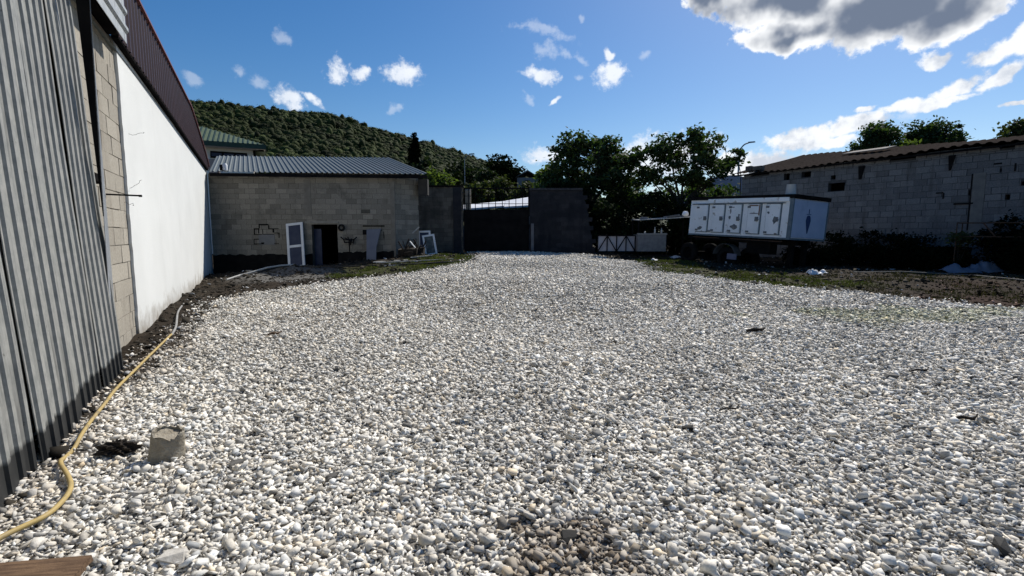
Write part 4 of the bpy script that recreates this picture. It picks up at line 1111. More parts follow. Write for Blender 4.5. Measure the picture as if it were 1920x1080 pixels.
# chassis below
gzt = -(P0[2] - .45)
ch = MB()
for y_ in (.65, TW - .65): ch.box((-.2, y_ - .05, -.26), (TL - .1, y_ + .05, -.07))
for x_ in (.3, 1.4, 2.8, 4.0): ch.box((x_ - .05, .2, -.12), (x_ + .05, TW - .2, -.062))
ch.bar((.05, -.02, -.16), (TL - .25, -.02, -.16), .05, .05); ch.build('chassis', MAT['steel_dark'], trk)
rr = MB(); rr.box((.3, -.05, -.15), (1.6, -.005, -.12)); rr.box((2.1, -.05, -.15), (TL - .2, -.005, -.12)); rr.build_each('side_rail', MAT['rust'], trk)
for (x_, y_) in ((1.75, .35), (1.75, TW - .35), (-.2, .35), (-.2, TW - .35)):
    tw_ = MB(); rad = .43; zc_ = gzt + rad - .04 + (-.04 * x_)
    tw_.lathe([(rad * .55, -.11), (rad * .9, -.12), (rad, -.08), (rad, .08), (rad * .9, .12), (rad * .55, .11)], (x_, y_, zc_), 'y', 28); wheel = tw_.build('wheel', MAT['tyre'], trk, True)
    rm_ = MB(); rm_.lathe([(0, -.05), (rad * .2, -.06), (rad * .22, -.02), (rad * .45, .0), (rad * .56, -.1), (rad * .56, .1), (0, .08)], (x_, y_, zc_), 'y', 20); rm_.build('rim', MAT['steel_dark'], wheel, True)
ax = MB(); ax.tube([(1.75, .3, gzt + .36), (1.75, TW - .3, gzt + .36)], .06, 8); ax.tube([(-.2, .3, gzt + .43), (-.2, TW - .3, gzt + .43)], .05, 8); ax.build_each('axle', MAT['steel_dark'], trk)
fd = MB(); pts = [(1.75 + .52 * math.cos(a_), gzt + .36 + .52 * math.sin(a_)) for a_ in np.linspace(R(10), R(170), 12)]
for p_, q_ in zip(pts[:-1], pts[1:]): fd.bar((p_[0], .30, p_[1]), (q_[0], .30, q_[1]), .012, .36, up=(0, 1, 0))
fd.build('mudguard', M('grey_mudguard', (.10, .10, .11), (.14, .14, .14), rough=.6), trk)
pl_ = MB(); pl_.box((2.0, .02, gzt + .30), (2.42, .05, gzt + .52)); pl_.build('mudflap', M('pale_flap', (.16, .155, .21), (.2, .19, .25), rough=.7), trk)
tk = MB(); tk.box((2.75, .1, -.62), (3.7, .5, -.2)); tk.build('fuel_tank', MAT['steel_dark'], trk)
lg = MB(); lg.box((TL - .35, .55, gzt - .3), (TL - .2, .7, -.25)); lg.box((TL - .35, TW - .7, gzt - .35), (TL - .2, TW - .55, -.25)); lg.build_each('prop_leg', MAT['steel_dark'], trk)
# bucket on top
bp = Matrix.Translation(trk.location) @ trk.rotation_euler.to_matrix().to_4x4() @ Vector((TL - .35, .35, TH + .032))
mb = MB(); mb.lathe([(.0, 0), (.17, 0), (.145, .34), (.15, .36), (.13, .36), (.12, .33), (0, .33)], (0, 0, 0), 'z', 20)
bo = mb.build('bucket', M('white_bucket', (.40, .40, .40), (.46, .46, .45), rough=.6), None, True, loc=tuple(bp)); bo.rotation_euler = (0, R(2), 0)
tag(bo, 'pale upturned bucket standing on the corner of the truck body roof', 'bucket')

# ------------------------------------------------------------------ junk left of the truck
ft = thing('truss_frame', 'dark triangulated steel frame lying on its side against white boards', 'steel frame', tuple(on(1120, 475)), R(3))
gY = 21.4; a_ = PY(1121, 441, gY); b_ = PY(1192, 471, gY); ft.location = (a_[0], gY, b_[2] - .02); FW = b_[0] - a_[0]; FH = a_[2] - b_[2]
mb = MB()
mb.bar((0, 0, FH), (FW, 0, FH), .05); mb.bar((0, 0, 0), (FW, 0, 0), .05)
n_ = 4
for i in range(n_ + 1): mb.bar((FW * i / n_, 0, 0), (FW * i / n_, 0, FH), .04)
for i in range(n_):
    x0_, x1_ = FW * i / n_, FW * (i + 1) / n_
    mb.bar((x0_, -.01, 0 if i % 2 == 0 else FH), (x1_, -.01, FH if i % 2 == 0 else 0), .04)
mb.build('truss', MAT['gate'], ft)
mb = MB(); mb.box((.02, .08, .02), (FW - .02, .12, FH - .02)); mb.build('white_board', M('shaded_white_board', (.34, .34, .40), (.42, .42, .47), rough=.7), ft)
tk0 = PY(1196, 440, 21.2); tk1 = PY(1249, 470, 21.2)
tt = thing('metal_trough', 'grey metal trough standing right of the truss frame', 'trough', (tk0[0], 21.2, tk1[2] - .03), R(2))
TWd = tk1[0] - tk0[0]; THh = tk0[2] - tk1[2] + .03
mb = MB(); mb.box((0, 0, .0), (TWd, .03, THh)); mb.box((0, .031, 0), (.03, .7, THh)); mb.box((TWd - .03, .031, 0), (TWd, .7, THh)); mb.box((.031, .67, 0), (TWd - .031, .7, THh)); mb.build('trough_sides', M('trough_grey', (.13, .13, .14), (.19, .19, .20), rough=.6), tt)
mb = MB(); mb.box((-.03, -.03, THh), (TWd + .03, .05, THh + .06)); mb.build('trough_rim', M('trough_rim', (.22, .22, .22), (.28, .28, .27), rough=.6), tt)
for (x_, h_, lab) in ((.30, .10, 'small jar standing leftmost on the trough rim'), (.72, .26, 'tall thin bottle on the trough rim'), (1.0, .22, 'thin bottle rightmost on the trough rim')):
    mb = MB(); r_ = .035; mb.lathe([(0, 0), (r_, 0), (r_, h_ * .6), (r_ * .4, h_ * .75), (r_ * .4, h_), (0, h_)], (0, 0, 0), 'z', 10)
    tag(mb.build('bottle', MAT['pvc_grey'], None, True, loc=(tk0[0] + x_, 21.215, tk1[2] - .03 + THh + .06)), lab, 'bottle', 'bottles on the trough')
# rack with sheets
rk0 = PY(1196, 412, 22.3); rk1 = PY(1300, 406, 22.3); rkz = rk0[2]; gzr = g1(rk0[0] + 1, 22.6)
rk = thing('storage_rack', 'makeshift rack roofed with a thin pale sheet behind the trough', 'rack', (rk0[0], 22.3, gzr), 0)
RW = rk1[0] - rk0[0]
mb = MB(); mb.add([(0, 0, rkz - gzr), (RW, 0, rk1[2] - gzr), (RW, 1.2, rk1[2] - gzr + .05), (0, 1.2, rkz - gzr + .05), (0, 0, rkz - gzr - .03), (RW, 0, rk1[2] - gzr - .03), (RW, 1.2, rk1[2] - gzr + .02), (0, 1.2, rkz - gzr + .02)], [(0, 1, 2, 3), (7, 6, 5, 4), (0, 4, 5, 1), (1, 5, 6, 2), (2, 6, 7, 3), (3, 7, 4, 0)]); mb.build('rack_top', MAT['pvc_grey'], rk)
for (x_, y_) in ((.05, .05), (RW - .05, .05), (.05, 1.15), (RW - .05, 1.15)):
    mb = MB(); mb.box((x_ - .03, y_ - .03, -.1), (x_ + .03, y_ + .03, rkz - gzr - .02)); mb.build('leg', MAT['gate'], rk)
mb = MB()
for _ in range(9):
    x_ = rnd.uniform(.9, RW - .5); mb.bar((x_, rnd.uniform(.1, .5), rnd.uniform(.06, .14)), (x_ + rnd.uniform(.3, .8), rnd.uniform(.1, .5), rnd.uniform(.08, .24)), .06, .04)
tag(mb.build('timber_pile', M('grey_timber', (.10, .10, .11), (.2, .2, .2), rough=.8), None, loc=(rk0[0], 22.3, rkz + .02)), 'grey timber offcuts piled on the rack', 'timber pile')
mb = MB(); mb.box((0, 0, 0), (.28, .2, .10), .01); tag(mb.build('small_box', M('grey_box', (.12, .12, .14), (.18, .18, .2), rough=.7), None, loc=(rk0[0] + .18, 22.4, rkz + .02)), 'small grey box at the left end of the rack top', 'box')
tq = PY(1286, 401, 22.25); mb = MB()
bm = bmesh.new(); bmesh.ops.create_icosphere(bm, subdivisions=3, radius=.13)
for v in bm.verts: v.co = Vector((v.co.x * 1.1, v.co.y * .9, v.co.z * .95)) * (1 + .10 * math.sin(v.co.x * 31) * math.cos(v.co.y * 27 + v.co.z * 19))
me = bpy.data.meshes.new('glint_bundle'); bm.to_mesh(me); bm.free(); me.materials.append(M('shiny_white', (.85, .86, .88), (.8, .8, .82), rough=.18, spec=.8)); o = bpy.data.objects.new('glint_bundle', me); COL.objects.link(o); o.location = (tq[0], 22.3, tq[2]); tag(o, 'shiny white bundle added for a sun glint on the rack beside the truck body', 'bundle')  # added bundle, stands in for sun glint on curved metal

# litter, cloth and frames along the right wall
def cloth(name, u, v, w_, d_, hmax, m_, lab, cat, seed, peaks):
    p = on(u, v); r2 = np.random.default_rng(seed); nx_, ny_ = 34, 14
    Xc, Yc = np.meshgrid(np.linspace(-w_ / 2, w_ / 2, nx_), np.linspace(0, d_, ny_), indexing='ij')
    Zc = np.zeros_like(Xc)
    for (px_, py_, ph, pr_) in peaks: Zc = np.maximum(Zc, ph * np.exp(-(((Xc - px_) / pr_) ** 2 + ((Yc - py_) / (pr_ * .8)) ** 2)))
    Zc *= 1 + (vnoise(Xc + seed, Yc, 4.5, seed) - .5) * .7 + np.abs(vnoise(Xc, Yc + seed, 9, seed + 1) - .5) * .7
    Zc += np.abs(vnoise(Xc + Yc, Yc - Xc, 7, seed + 2) - .5) * .14
    ed = np.minimum(np.minimum(Xc + w_ / 2, w_ / 2 - Xc) / (w_ * .15), np.minimum(Yc, d_ - Yc) / (d_ * .25)).clip(0, 1); Zc = Zc * (.2 + .8 * ed) + .02
    Xc = Xc + r2.normal(0, .012, Xc.shape); Zw = gz2(Xc + p[0], Yc + p[1]) + Zc
    Vc = np.stack([Xc + p[0], Yc + p[1], Zw], -1).reshape(-1, 3); Ii, Jj = np.meshgrid(np.arange(nx_ - 1), np.arange(ny_ - 1), indexing='ij'); qq = (Ii * ny_ + Jj).ravel()
    o_ = npmesh(name, Vc, np.stack([qq, qq + ny_, qq + ny_ + 1, qq + 1], -1), m_); sdm = o_.modifiers.new('thick', 'SOLIDIFY'); sdm.thickness = .008
    o_.data.polygons.foreach_set('use_smooth', [True] * len(o_.data.polygons))
    return tag(o_, lab, cat)
cloth('white_sack', 1838, 513, 1.8, .6, .5, MAT['tarp'], 'crumpled white sacking with a peaked end lying in the shade of the block shed', 'sack', 5, [(.40, .35, .34, .30), (.62, .3, .30, .26), (.12, .3, .24, .24), (-.78, .3, .27, .16), (-.5, .3, .2, .25), (-.2, .3, .14, .3)])
cloth('plastic_bag', 1537, 514, .55, .3, .14, MAT['paper'], 'small crumpled white plastic bag on the soil in front of the truck body', 'bag', 8, [(-.12, .15, .13, .14), (.16, .15, .08, .1)])
cloth('paper_scrap', 1228, 489, .3, .2, .05, MAT['paper'], 'white paper scrap on the grass nearest the gravel edge', 'scrap', 9, [(0, .1, .06, .1)])
cloth('paper_scrap', 1268, 484, .45, .25, .06, MAT['paper'], 'larger white paper scrap on the grass before the trough', 'scrap', 12, [(0, .1, .06, .15)])
pts = [on(u, v, .05) for (u, v) in ((1600, 512), (1690, 516), (1760, 517), (1830, 522), (1920, 529), (1990, 536))]
mb = MB(); mb.tube(pts, .013, 8); tag(mb.build('steel_pipe', M('old_pipe', (.13, .13, .12), (.18, .17, .16), rough=.7)), 'long thin pipe lying along the soil before the block shed', 'pipe')
# rusty frame (old rack) by the shed
f0 = PY(1795, 418, 15.7); f1 = PY(1905, 445, 15.7); gf = g1(f0[0] + .8, 15.7)
rkf = thing('pipe_frame', 'rusty tubular frame standing in the weeds against the block shed', 'frame', (f0[0], 15.7, gf), R(-55)); fw_ = 1.9; fh_ = f0[2] - gf
mb = MB()
for y_ in (0, .55):
    mb.tube([(0, y_, 0), (0, y_, fh_), (fw_, y_, fh_ - .02), (fw_, y_, 0)], .022, 6)
    mb.tube([(0, y_, fh_ - .42), (fw_, y_, fh_ - .44)], .018, 6)
mb.tube([(0, 0, fh_), (0, .55, fh_)], .02, 6); mb.tube([(fw_, 0, fh_), (fw_, .55, fh_)], .02, 6); mb.tube([(.6, 0, fh_), (.9, 0, fh_ - .42)], .02, 6)
mb.build('frame_tubes', MAT['rust'], rkf)

# ------------------------------------------------------------------ near yard things
pts = [(-.1, 1060), (30, 1030), (80, 995), (118, 962), (136, 938), (130, 915), (112, 888)]
w_pts = [on(u, v, .055) for (u, v) in ((-60, 1070), (0, 1036), (45, 1012), (90, 985), (120, 960), (137, 936), (131, 912), (112, 886), (122, 864), (140, 848), (153, 830), (175, 800), (200, 768), (215, 742), (250, 705), (285, 670), (322, 634))]
def smooth_path(P, it=2):
    P = [np.array(p, float) for p in P]
    for _ in range(it):
        Q = [P[0]]
        for a_, b_ in zip(P[:-1], P[1:]): Q += [a_ * .75 + b_ * .25, a_ * .25 + b_ * .75]
        Q.append(P[-1]); P = Q
    return P
hs_ = thing('garden_hose', 'yellow garden hose snaking over the gravel along the metal sheets', 'hose', tuple(w_pts[0]), 0)
base = np.array(w_pts[0])
for i_ in (8, 9): w_pts[i_] = w_pts[i_] - np.array([0, 0, .045])
sp_ = smooth_path(w_pts); mb = MB(); mb.tube([p - base for p in sp_], .0145, 10); mb.build('hose_line', MAT['hose'], hs_, True)
g_pts = [on(u, v, .04) for (u, v) in ((322, 634), (331, 618), (332, 600), (334, 586), (345, 570))]
mb = MB(); mb.tube([p - base for p in smooth_path(g_pts)], .016, 8); o = mb.build('hose_end', MAT['hose_grey'], hs_, True); o['label'] = 'grey end piece of the hose'

# broken pot
pp_ = on(312, 862); rp = .105; hgt = .215; seg = 30
mb = MB(); vs = []; fs = []
def jag(k_): a_ = k_ / seg * 2 * math.pi; return hgt * (1 - .30 * max(0, math.sin(a_ * 1 - 2.9)) ** 2 - .08 * abs(math.sin(a_ * 5.3 + 1))) + rnd.uniform(-.008, .008)
tops = [jag(k_) for k_ in range(seg)]
for (rr_, inner) in ((1.0, 0), (.86, 1)):
    for lev in range(5):
        for k_ in range(seg):
            a_ = 2 * math.pi * k_ / seg; wob_ = 1 + .06 * math.sin(a_ * 2 + lev * .5) + .035 * math.sin(a_ * 5 + lev) + .02 * math.sin(a_ * 11 - lev)
            z_ = tops[k_] * lev / 4 if not inner else max(hgt * .80 + .02 * math.sin(a_ * 3 + 1), tops[k_] * lev / 4)
            vs.append((rp * rr_ * wob_ * math.cos(a_) * (1 - .03 * lev), rp * rr_ * wob_ * math.sin(a_) * (1 - .03 * lev), z_))
for inner in (0, 1):
    for lev in range(4):
        for k_ in range(seg):
            k2 = (k_ + 1) % seg; o1 = inner * 5 * seg
            fs.append((o1 + lev * seg + k_, o1 + lev * seg + k2, o1 + (lev + 1) * seg + k2, o1 + (lev + 1) * seg + k_))
for k_ in range(seg):
    k2 = (k_ + 1) % seg; fs.append((4 * seg + k_, 4 * seg + k2, 9 * seg + k2, 9 * seg + k_))
fs.append(tuple(5 * seg + k_ for k_ in range(seg))); fs.append(tuple(seg - 1 - k_ for k_ in range(seg)))
mb.add(vs, fs); o = mb.build('broken_pot', MAT['chunk'], None, True, loc=(pp_[0], pp_[1], pp_[2] + .015)); o.rotation_euler = (R(4), R(9), R(20)); tag(o, 'broken tan cylinder with jagged rim standing on the gravel', 'pot')
# dark rag next to it
rp_ = on(222, 858); bm = bmesh.new(); bmesh.ops.create_icosphere(bm, subdivisions=4, radius=1)
for v in bm.verts:
    c_ = v.co; nn = 1 + .35 * math.sin(c_.x * 7 + c_.z * 4) * math.cos(c_.y * 9) + .22 * math.sin(c_.x * 19 + c_.y * 13) * math.sin(c_.z * 17 + c_.y * 7)
    v.co = Vector((c_.x * .145 * nn, c_.y * .075 * nn, max(-.01, c_.z * .05 * nn)))
me = bpy.data.meshes.new('dark_rag'); bm.to_mesh(me); bm.free(); me.materials.append(MAT['rag']); o = bpy.data.objects.new('dark_rag', me); COL.objects.link(o); o.location = (rp_[0], rp_[1], rp_[2] + .05); o.rotation_euler = (0, 0, R(10)); o.scale = (.82, .9, 1.1); tag(o, 'dark crumpled clump of rag lying beside the broken pot', 'rag')
# plank at the lower left corner
a_ = on(184, 1085); mb = MB(); mb.box((-1.2, -.15, 0), (0, -.03, .03), .003); mb.box((-1.2, -.028, .0), (-.01, .03, .027), .003)
o = mb.build('wooden_plank', MAT['wood'], None, loc=(a_[0], a_[1] - .03, a_[2] + .075), rz=R(6)); o.rotation_euler = (R(8), R(-2), R(5)); tag(o, 'brown weathered plank on the gravel at the lower left corner', 'plank')
# bigger loose stones and scraps on the gravel
for i, (u, v, s_, tone, lab, nm) in enumerate(((1288, 812, .085, .02, 'black lump lying on the right half of the gravel', 'black_lump'), (262, 938, .10, .42, 'pale boulder-like stone nearest the yellow hose bend', 'large_stone'), (450, 838, .085, .30, 'grey stone right of the broken pot', 'large_stone'), (443, 875, .08, .12, 'dark grey stone below and right of the broken pot', 'large_stone'),
                                          (318, 960, .07, .07, 'small dark stone below the pale boulder-like stone', 'large_stone'), (330, 1062, .095, .50, 'broad pale stone at the bottom edge right of the plank', 'large_stone'), (1065, 1020, .085, .03, 'dark stone in the brown muddy patch', 'large_stone'), (1668, 712, .12, .15, 'dark slab stone on the far right gravel', 'large_stone'), (620, 905, .07, .10, 'dark stone on the gravel midway left', 'large_stone'),
                                          (655, 795, .06, .06, 'little dark stone in the open gravel left of centre', 'large_stone'), (1140, 800, .055, .05, 'little dark stone near the middle of the gravel', 'large_stone'), (1515, 690, .07, .10, 'small dark stone on the right gravel', 'large_stone'), (500, 700, .07, .12, 'dark stone on the gravel in line with the metal row end', 'large_stone'), (1880, 1045, .11, .05, 'dark stone at the lower right corner', 'large_stone'), (690, 800, .09, .38, 'pale flat stone at the left of centre', 'large_stone'))):
    p = on(u, v); pv, pf = pr_hi[(i * 5) % 28]; mb = MB(); mb.add(pv * s_ * 1.15, [tuple(f) for f in pf])
    o = mb.build(nm, M('stone_%d' % i, (tone, tone * .96, tone * .88), (tone * .75, tone * .7, tone * .62), scale=25, rough=.9, bmp=.4, bscale=60), None, loc=(p[0], p[1], p[2] + s_ * .28), rz=i * 1.3); tag(o, lab, 'stone')
for (u, v, l_, r_, rot, lab, mt) in ((1368, 778, .20, .008, .1, 'thin dark twig on the right part of the gravel', 'rag'), (1725, 703, .24, .012, .0, 'dark stick near the far right of the gravel', 'rag'), (515, 632, .2, .02, .3, 'brown stick on the left gravel near the soil edge', 'wood'), (1418, 625, .3, .03, .05, 'dark leaf clump on the right gravel before the soil strip', 'rag'), (1810, 797, .22, .015, -.1, 'short dark stick lowest at the right', 'rag')):
    p = on(u, v); mb = MB(); pts = [(-l_ / 2, 0, .02), (-l_ * .1, .02, .035), (l_ * .25, -.01, .03), (l_ / 2, .03, .06)]
    mb.tube(pts, [r_ * .7, r_, r_ * .8, r_ * .4], 6); mb.tube([(0, .01, .03), (l_ * .12, -.06, .06)], [r_ * .6, r_ * .3], 5)
    tag(mb.build('twig', MAT[mt], None, loc=(p[0], p[1], p[2] + .02), rz=rot), lab, 'twig')

# ------------------------------------------------------------------ vegetation
def leaf_cloud(C, S, size, flatten=.0, updir=.4):
    """C centres (n,3), leaf size per leaf -> verts, quads (diamond leaves)"""
    n = len(C)
    nrm = rng.normal(0, 1, (n, 3)); nrm[:, 2] = np.abs(nrm[:, 2]) + updir; nrm /= np.linalg.norm(nrm, axis=1)[:, None]
    t = rng.normal(0, 1, (n, 3)); t -= (t * nrm).sum(1)[:, None] * nrm; t /= np.linalg.norm(t, axis=1)[:, None]
    b_ = np.cross(nrm, t)
    sl = (size * rng.uniform(.6, 1.35, n))[:, None]
    P = np.stack([C - t * sl * .5, C + b_ * sl * .26 + nrm * sl * .06, C + t * sl * .5, C - b_ * sl * .26 + nrm * sl * .06], 1)
    return P.reshape(-1, 3), np.arange(4 * n).reshape(-1, 4)

def tree(name, label, cat, base, height, blobs_, nclump, nleaf, lsize, crad, leafmat, trunk_r, fork=.35, group=None, shell=.55, seed=0, limb_n=6, lean=(0, 0), branches=True):
    """blobs_: list of (dx,dy,dz,rx,ry,rz) crown ellipsoids relative to the base"""
    global rng
    keep_rng = rng; rng = np.random.default_rng(1000 + seed); r2 = random.Random(seed)
    t = thing(name, label, cat, tuple(base), 0, group)
    vol = np.array([b_[3] * b_[4] * b_[5] for b_ in blobs_]) ** .67; vol = vol / vol.sum()
    K_ = []
    for b_, f in zip(blobs_, vol):
        m2 = max(3, int(nclump * f)); d = rng.normal(0, 1, (m2, 3)); d /= np.linalg.norm(d, axis=1)[:, None]
        r_ = (shell + (1 - shell) * rng.random(m2) ** .6) * rng.uniform(.82, 1.08, m2)
        K_.append(np.array(b_[:3])[None] + d * r_[:, None] * np.array(b_[3:])[None])
    K_ = np.concatenate(K_)
    per = max(4, nleaf // len(K_)); cs = np.repeat(K_, per, 0); sz = np.repeat(rng.uniform(.6, 1.3, len(K_)), per)
    off_ = rng.normal(0, 1, cs.shape) * np.array([1, 1, .62]) * (crad * sz)[:, None] * .62
    V_, F_ = leaf_cloud(cs + off_, None, lsize)
    npmesh('crown', V_, F_, leafmat, t)
    tk_ = MB(); fk = height * fork; top = Vector((lean[0], lean[1], fk))
    tk_.tube([(0, 0, -.3), (lean[0] * .3, lean[1] * .3, fk * .4), tuple(top)], [trunk_r * 1.25, trunk_r, trunk_r * .85], 8)
    if branches:
        limbs = []
        for i in range(limb_n):
            tgt = Vector(K_[r2.randrange(len(K_))]) * .82 + Vector((lean[0], lean[1], fk)) * .18
            mid = top.lerp(tgt, .5) + Vector((r2.uniform(-.2, .2), r2.uniform(-.2, .2), r2.uniform(0, .3))) * height * .1
            pts_ = [top, top.lerp(mid, .55) + Vector((0, 0, .03 * height)), mid, tgt]
            tk_.tube(pts_, [trunk_r * .6, trunk_r * .45, trunk_r * .32, trunk_r * .12], 6); limbs += pts_[1:]
            limbs += [pts_[1].lerp(mid, .5), mid.lerp(tgt, .4), mid.lerp(tgt, .7)]
        for kk in K_[:: max(1, len(K_) // 90)]:
            kv = Vector(kk); src = min(limbs, key=lambda p: (p - kv).length + (0.6 * max(0, p.z - kv.z)))
            md = src.lerp(kv, .5) + Vector((r2.uniform(-.1, .1), r2.uniform(-.1, .1), r2.uniform(-.02, .15)))
            tk_.tube([src, md, kv], [trunk_r * .16, trunk_r * .1, trunk_r * .04], 5, False)
    tk_.build('trunk', MAT['bark'], t, True)
    rng = keep_rng
    return t

def crown_uv(u0, v0, u1, v1, Y, zb):
    a_ = PY(u0, v0, Y); b_ = PY(u1, v1, Y); return a_, b_

def tree_uv(name, label, cat, Y, blobuv, trunk_u, nclump, nleaf, lsize, crad, mat_, tr_, **kw):
    """blobuv: ellipses (u,v,ru,rv[,dy]) in photo pixels at distance Y, turned into metres"""
    bx = PY(trunk_u, 440, Y)[0]; bz = kw.pop('bz', None)
    bz = g1(bx, Y) if bz is None else bz
    bl_ = []; hi = 0
    for e in blobuv:
        c_ = PY(e[0], e[1], Y); rx_ = e[2] * Y / F; rz_ = e[3] * Y / F; dy = e[4] * Y / F if len(e) > 4 else 0
        bl_.append((c_[0] - bx, dy, c_[2] - bz, rx_, rx_ * .85, rz_)); hi = max(hi, c_[2] - bz + rz_)
    return tree(name, label, cat, (bx, Y, bz), hi, bl_, nclump, nleaf, lsize, crad, mat_, tr_, **kw)

tree_uv('broadleaf_tree', 'dense leafy tree right of the gate, its crown above the dark wall', 'tree', 28, [(1100, 320, 78, 60), (1085, 275, 38, 26), (1140, 290, 40, 30), (1045, 345, 40, 40), (1155, 340, 45, 55), (1165, 300, 28, 22), (1080, 385, 70, 50)], 1100, 270, 16000, .25, .36, MAT['leaf_big'], .20, fork=.3, seed=1, shell=.25, limb_n=9)
tree_uv('broadleaf_tree', 'airy tree with spreading limbs and sky showing through, left of the lamp', 'tree', 27, [(1285, 272, 66, 24), (1215, 305, 38, 34), (1240, 280, 30, 22), (1345, 298, 36, 26), (1290, 320, 80, 34)], 1275, 120, 6800, .25, .34, MAT['leaf_big'], .15, fork=.34, seed=2, shell=.5, limb_n=12)
tree_uv('background_tree', 'bright green low tree filling the gap under the airy crown', 'tree', 31, [(1270, 378, 95, 28), (1180, 370, 45, 36), (1350, 368, 36, 22)], 1280, 130, 7000, .25, .4, MAT['leaf_big'], .15, seed=3, fork=.3)
# dark bushes under the trees
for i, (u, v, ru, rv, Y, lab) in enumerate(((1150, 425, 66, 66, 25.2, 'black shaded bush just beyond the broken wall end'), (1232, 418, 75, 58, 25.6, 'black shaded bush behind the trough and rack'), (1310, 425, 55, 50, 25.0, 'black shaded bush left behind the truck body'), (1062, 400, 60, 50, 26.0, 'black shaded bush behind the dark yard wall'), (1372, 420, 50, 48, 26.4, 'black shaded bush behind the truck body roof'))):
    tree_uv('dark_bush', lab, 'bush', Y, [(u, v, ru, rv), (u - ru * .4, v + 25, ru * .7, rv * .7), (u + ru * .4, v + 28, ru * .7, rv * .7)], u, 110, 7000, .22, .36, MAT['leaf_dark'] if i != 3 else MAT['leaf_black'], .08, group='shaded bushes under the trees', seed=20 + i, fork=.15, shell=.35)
# bushes along the right shed
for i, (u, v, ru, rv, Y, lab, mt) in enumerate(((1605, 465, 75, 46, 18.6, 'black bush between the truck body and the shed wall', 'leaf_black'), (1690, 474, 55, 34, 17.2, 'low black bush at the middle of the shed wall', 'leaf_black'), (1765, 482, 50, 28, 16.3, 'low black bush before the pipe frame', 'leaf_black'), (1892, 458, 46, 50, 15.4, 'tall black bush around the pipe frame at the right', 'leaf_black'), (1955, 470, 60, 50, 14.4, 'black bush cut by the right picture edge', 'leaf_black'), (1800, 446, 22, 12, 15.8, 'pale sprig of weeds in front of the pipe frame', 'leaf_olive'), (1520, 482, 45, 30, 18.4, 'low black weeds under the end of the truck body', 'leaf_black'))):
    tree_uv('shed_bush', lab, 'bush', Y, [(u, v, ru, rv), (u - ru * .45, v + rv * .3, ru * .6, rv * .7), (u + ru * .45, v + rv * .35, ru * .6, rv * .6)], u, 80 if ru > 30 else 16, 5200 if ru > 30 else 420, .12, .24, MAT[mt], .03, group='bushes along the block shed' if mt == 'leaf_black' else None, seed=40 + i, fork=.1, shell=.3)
# trees over the right roof
tree_uv('roof_tree', 'dark tree rising over the pale sheet on the shed roof', 'tree', 36, [(1645, 256, 32, 25), (1628, 276, 26, 14)], 1640, 60, 4200, .26, .42, MAT['leaf_big'], .2, seed=61, fork=.55, shell=.3)
tree_uv('roof_tree', 'larger dark tree rising over the middle of the shed roof', 'tree', 37, [(1738, 252, 36, 26), (1772, 256, 32, 24), (1752, 272, 54, 14)], 1745, 95, 6500, .26, .42, MAT['leaf_big'], .22, seed=62, fork=.55, shell=.3)
tree_uv('roof_tree', 'light green bush between the two dark trees over the shed roof', 'tree', 35, [(1692, 279, 16, 8), (1702, 282, 14, 6)], 1695, 40, 2200, .3, .36, MAT['leaf_lime'], .12, seed=63, fork=.6)
tree_uv('roof_tree', 'sparse pale tree at the right picture edge over the shed roof', 'tree', 30, [(1908, 248, 20, 18), (1930, 240, 24, 22), (1875, 264, 10, 5)], 1915, 36, 1500, .26, .32, MAT['leaf_olive'], .1, seed=64, fork=.6)
tree_uv('young_sprig', 'small leafy shoot crossing the street lamp pole', 'shoot', 26.5, [(1388, 287, 12, 3.5), (1378, 284, 7, 2.5)], 1384, 8, 110, .26, .14, MAT['leaf_big'], .03, seed=65, fork=.75, limb_n=2)

# ------------------------------------------------------------------ hill with forest
SK = [(-400, 215), (200, 185), (300, 186), (355, 190), (420, 193), (470, 199), (560, 208), (620, 213), (660, 220), (700, 236), (740, 247), (800, 264), (850, 277), (900, 295), (950, 312), (1000, 326), (1060, 345), (1150, 375), (1300, 405), (2600, 415)]
ska = np.array([math.atan2(ray(u, 440)[0], ray(u, 440)[1]) for u, _ in SK]); 
ske = np.array([(440 - v) / F * math.cos(a_) for (u, v), a_ in zip(SK, ska)])
R0, R1 = 46.0, 270.0
def hillz(x, y):
    r_ = np.hypot(x, y); th = np.arctan2(x, y); e = np.interp(th, ska, ske)
    f = np.clip((r_ - R0) / (R1 - R0), 0, 1)
    ang = e * (f ** .75)
    back = np.clip((r_ - R1) / 200, 0, 1)
    return .6 + r_ * ang * (1 - .55 * back) - 4.0 * f
ths = np.linspace(R(-72), R(60), 150); rs_ = np.concatenate([np.linspace(R0, R1, 60), np.linspace(R1 + 8, R1 + 200, 14)])
TH_, RR_ = np.meshgrid(ths, rs_, indexing='ij'); HX_ = np.sin(TH_) * RR_; HY_ = np.cos(TH_) * RR_; HZ_ = hillz(HX_, HY_)
V_ = np.stack([HX_, HY_, HZ_], -1).reshape(-1, 3); ni, nj = HX_.shape; I, J = np.meshgrid(np.arange(ni - 1), np.arange(nj - 1), indexing='ij'); q = (I * nj + J).ravel()
hill = npmesh('hill', V_, np.stack([q, q + nj, q + nj + 1, q + 1], -1), M('hill_soil', (.03, .038, .016), (.055, .06, .028), scale=.15, rough=1)); tag(hill, kind='structure')
hill.data.polygons.foreach_set('use_smooth', [True] * len(hill.data.polygons))
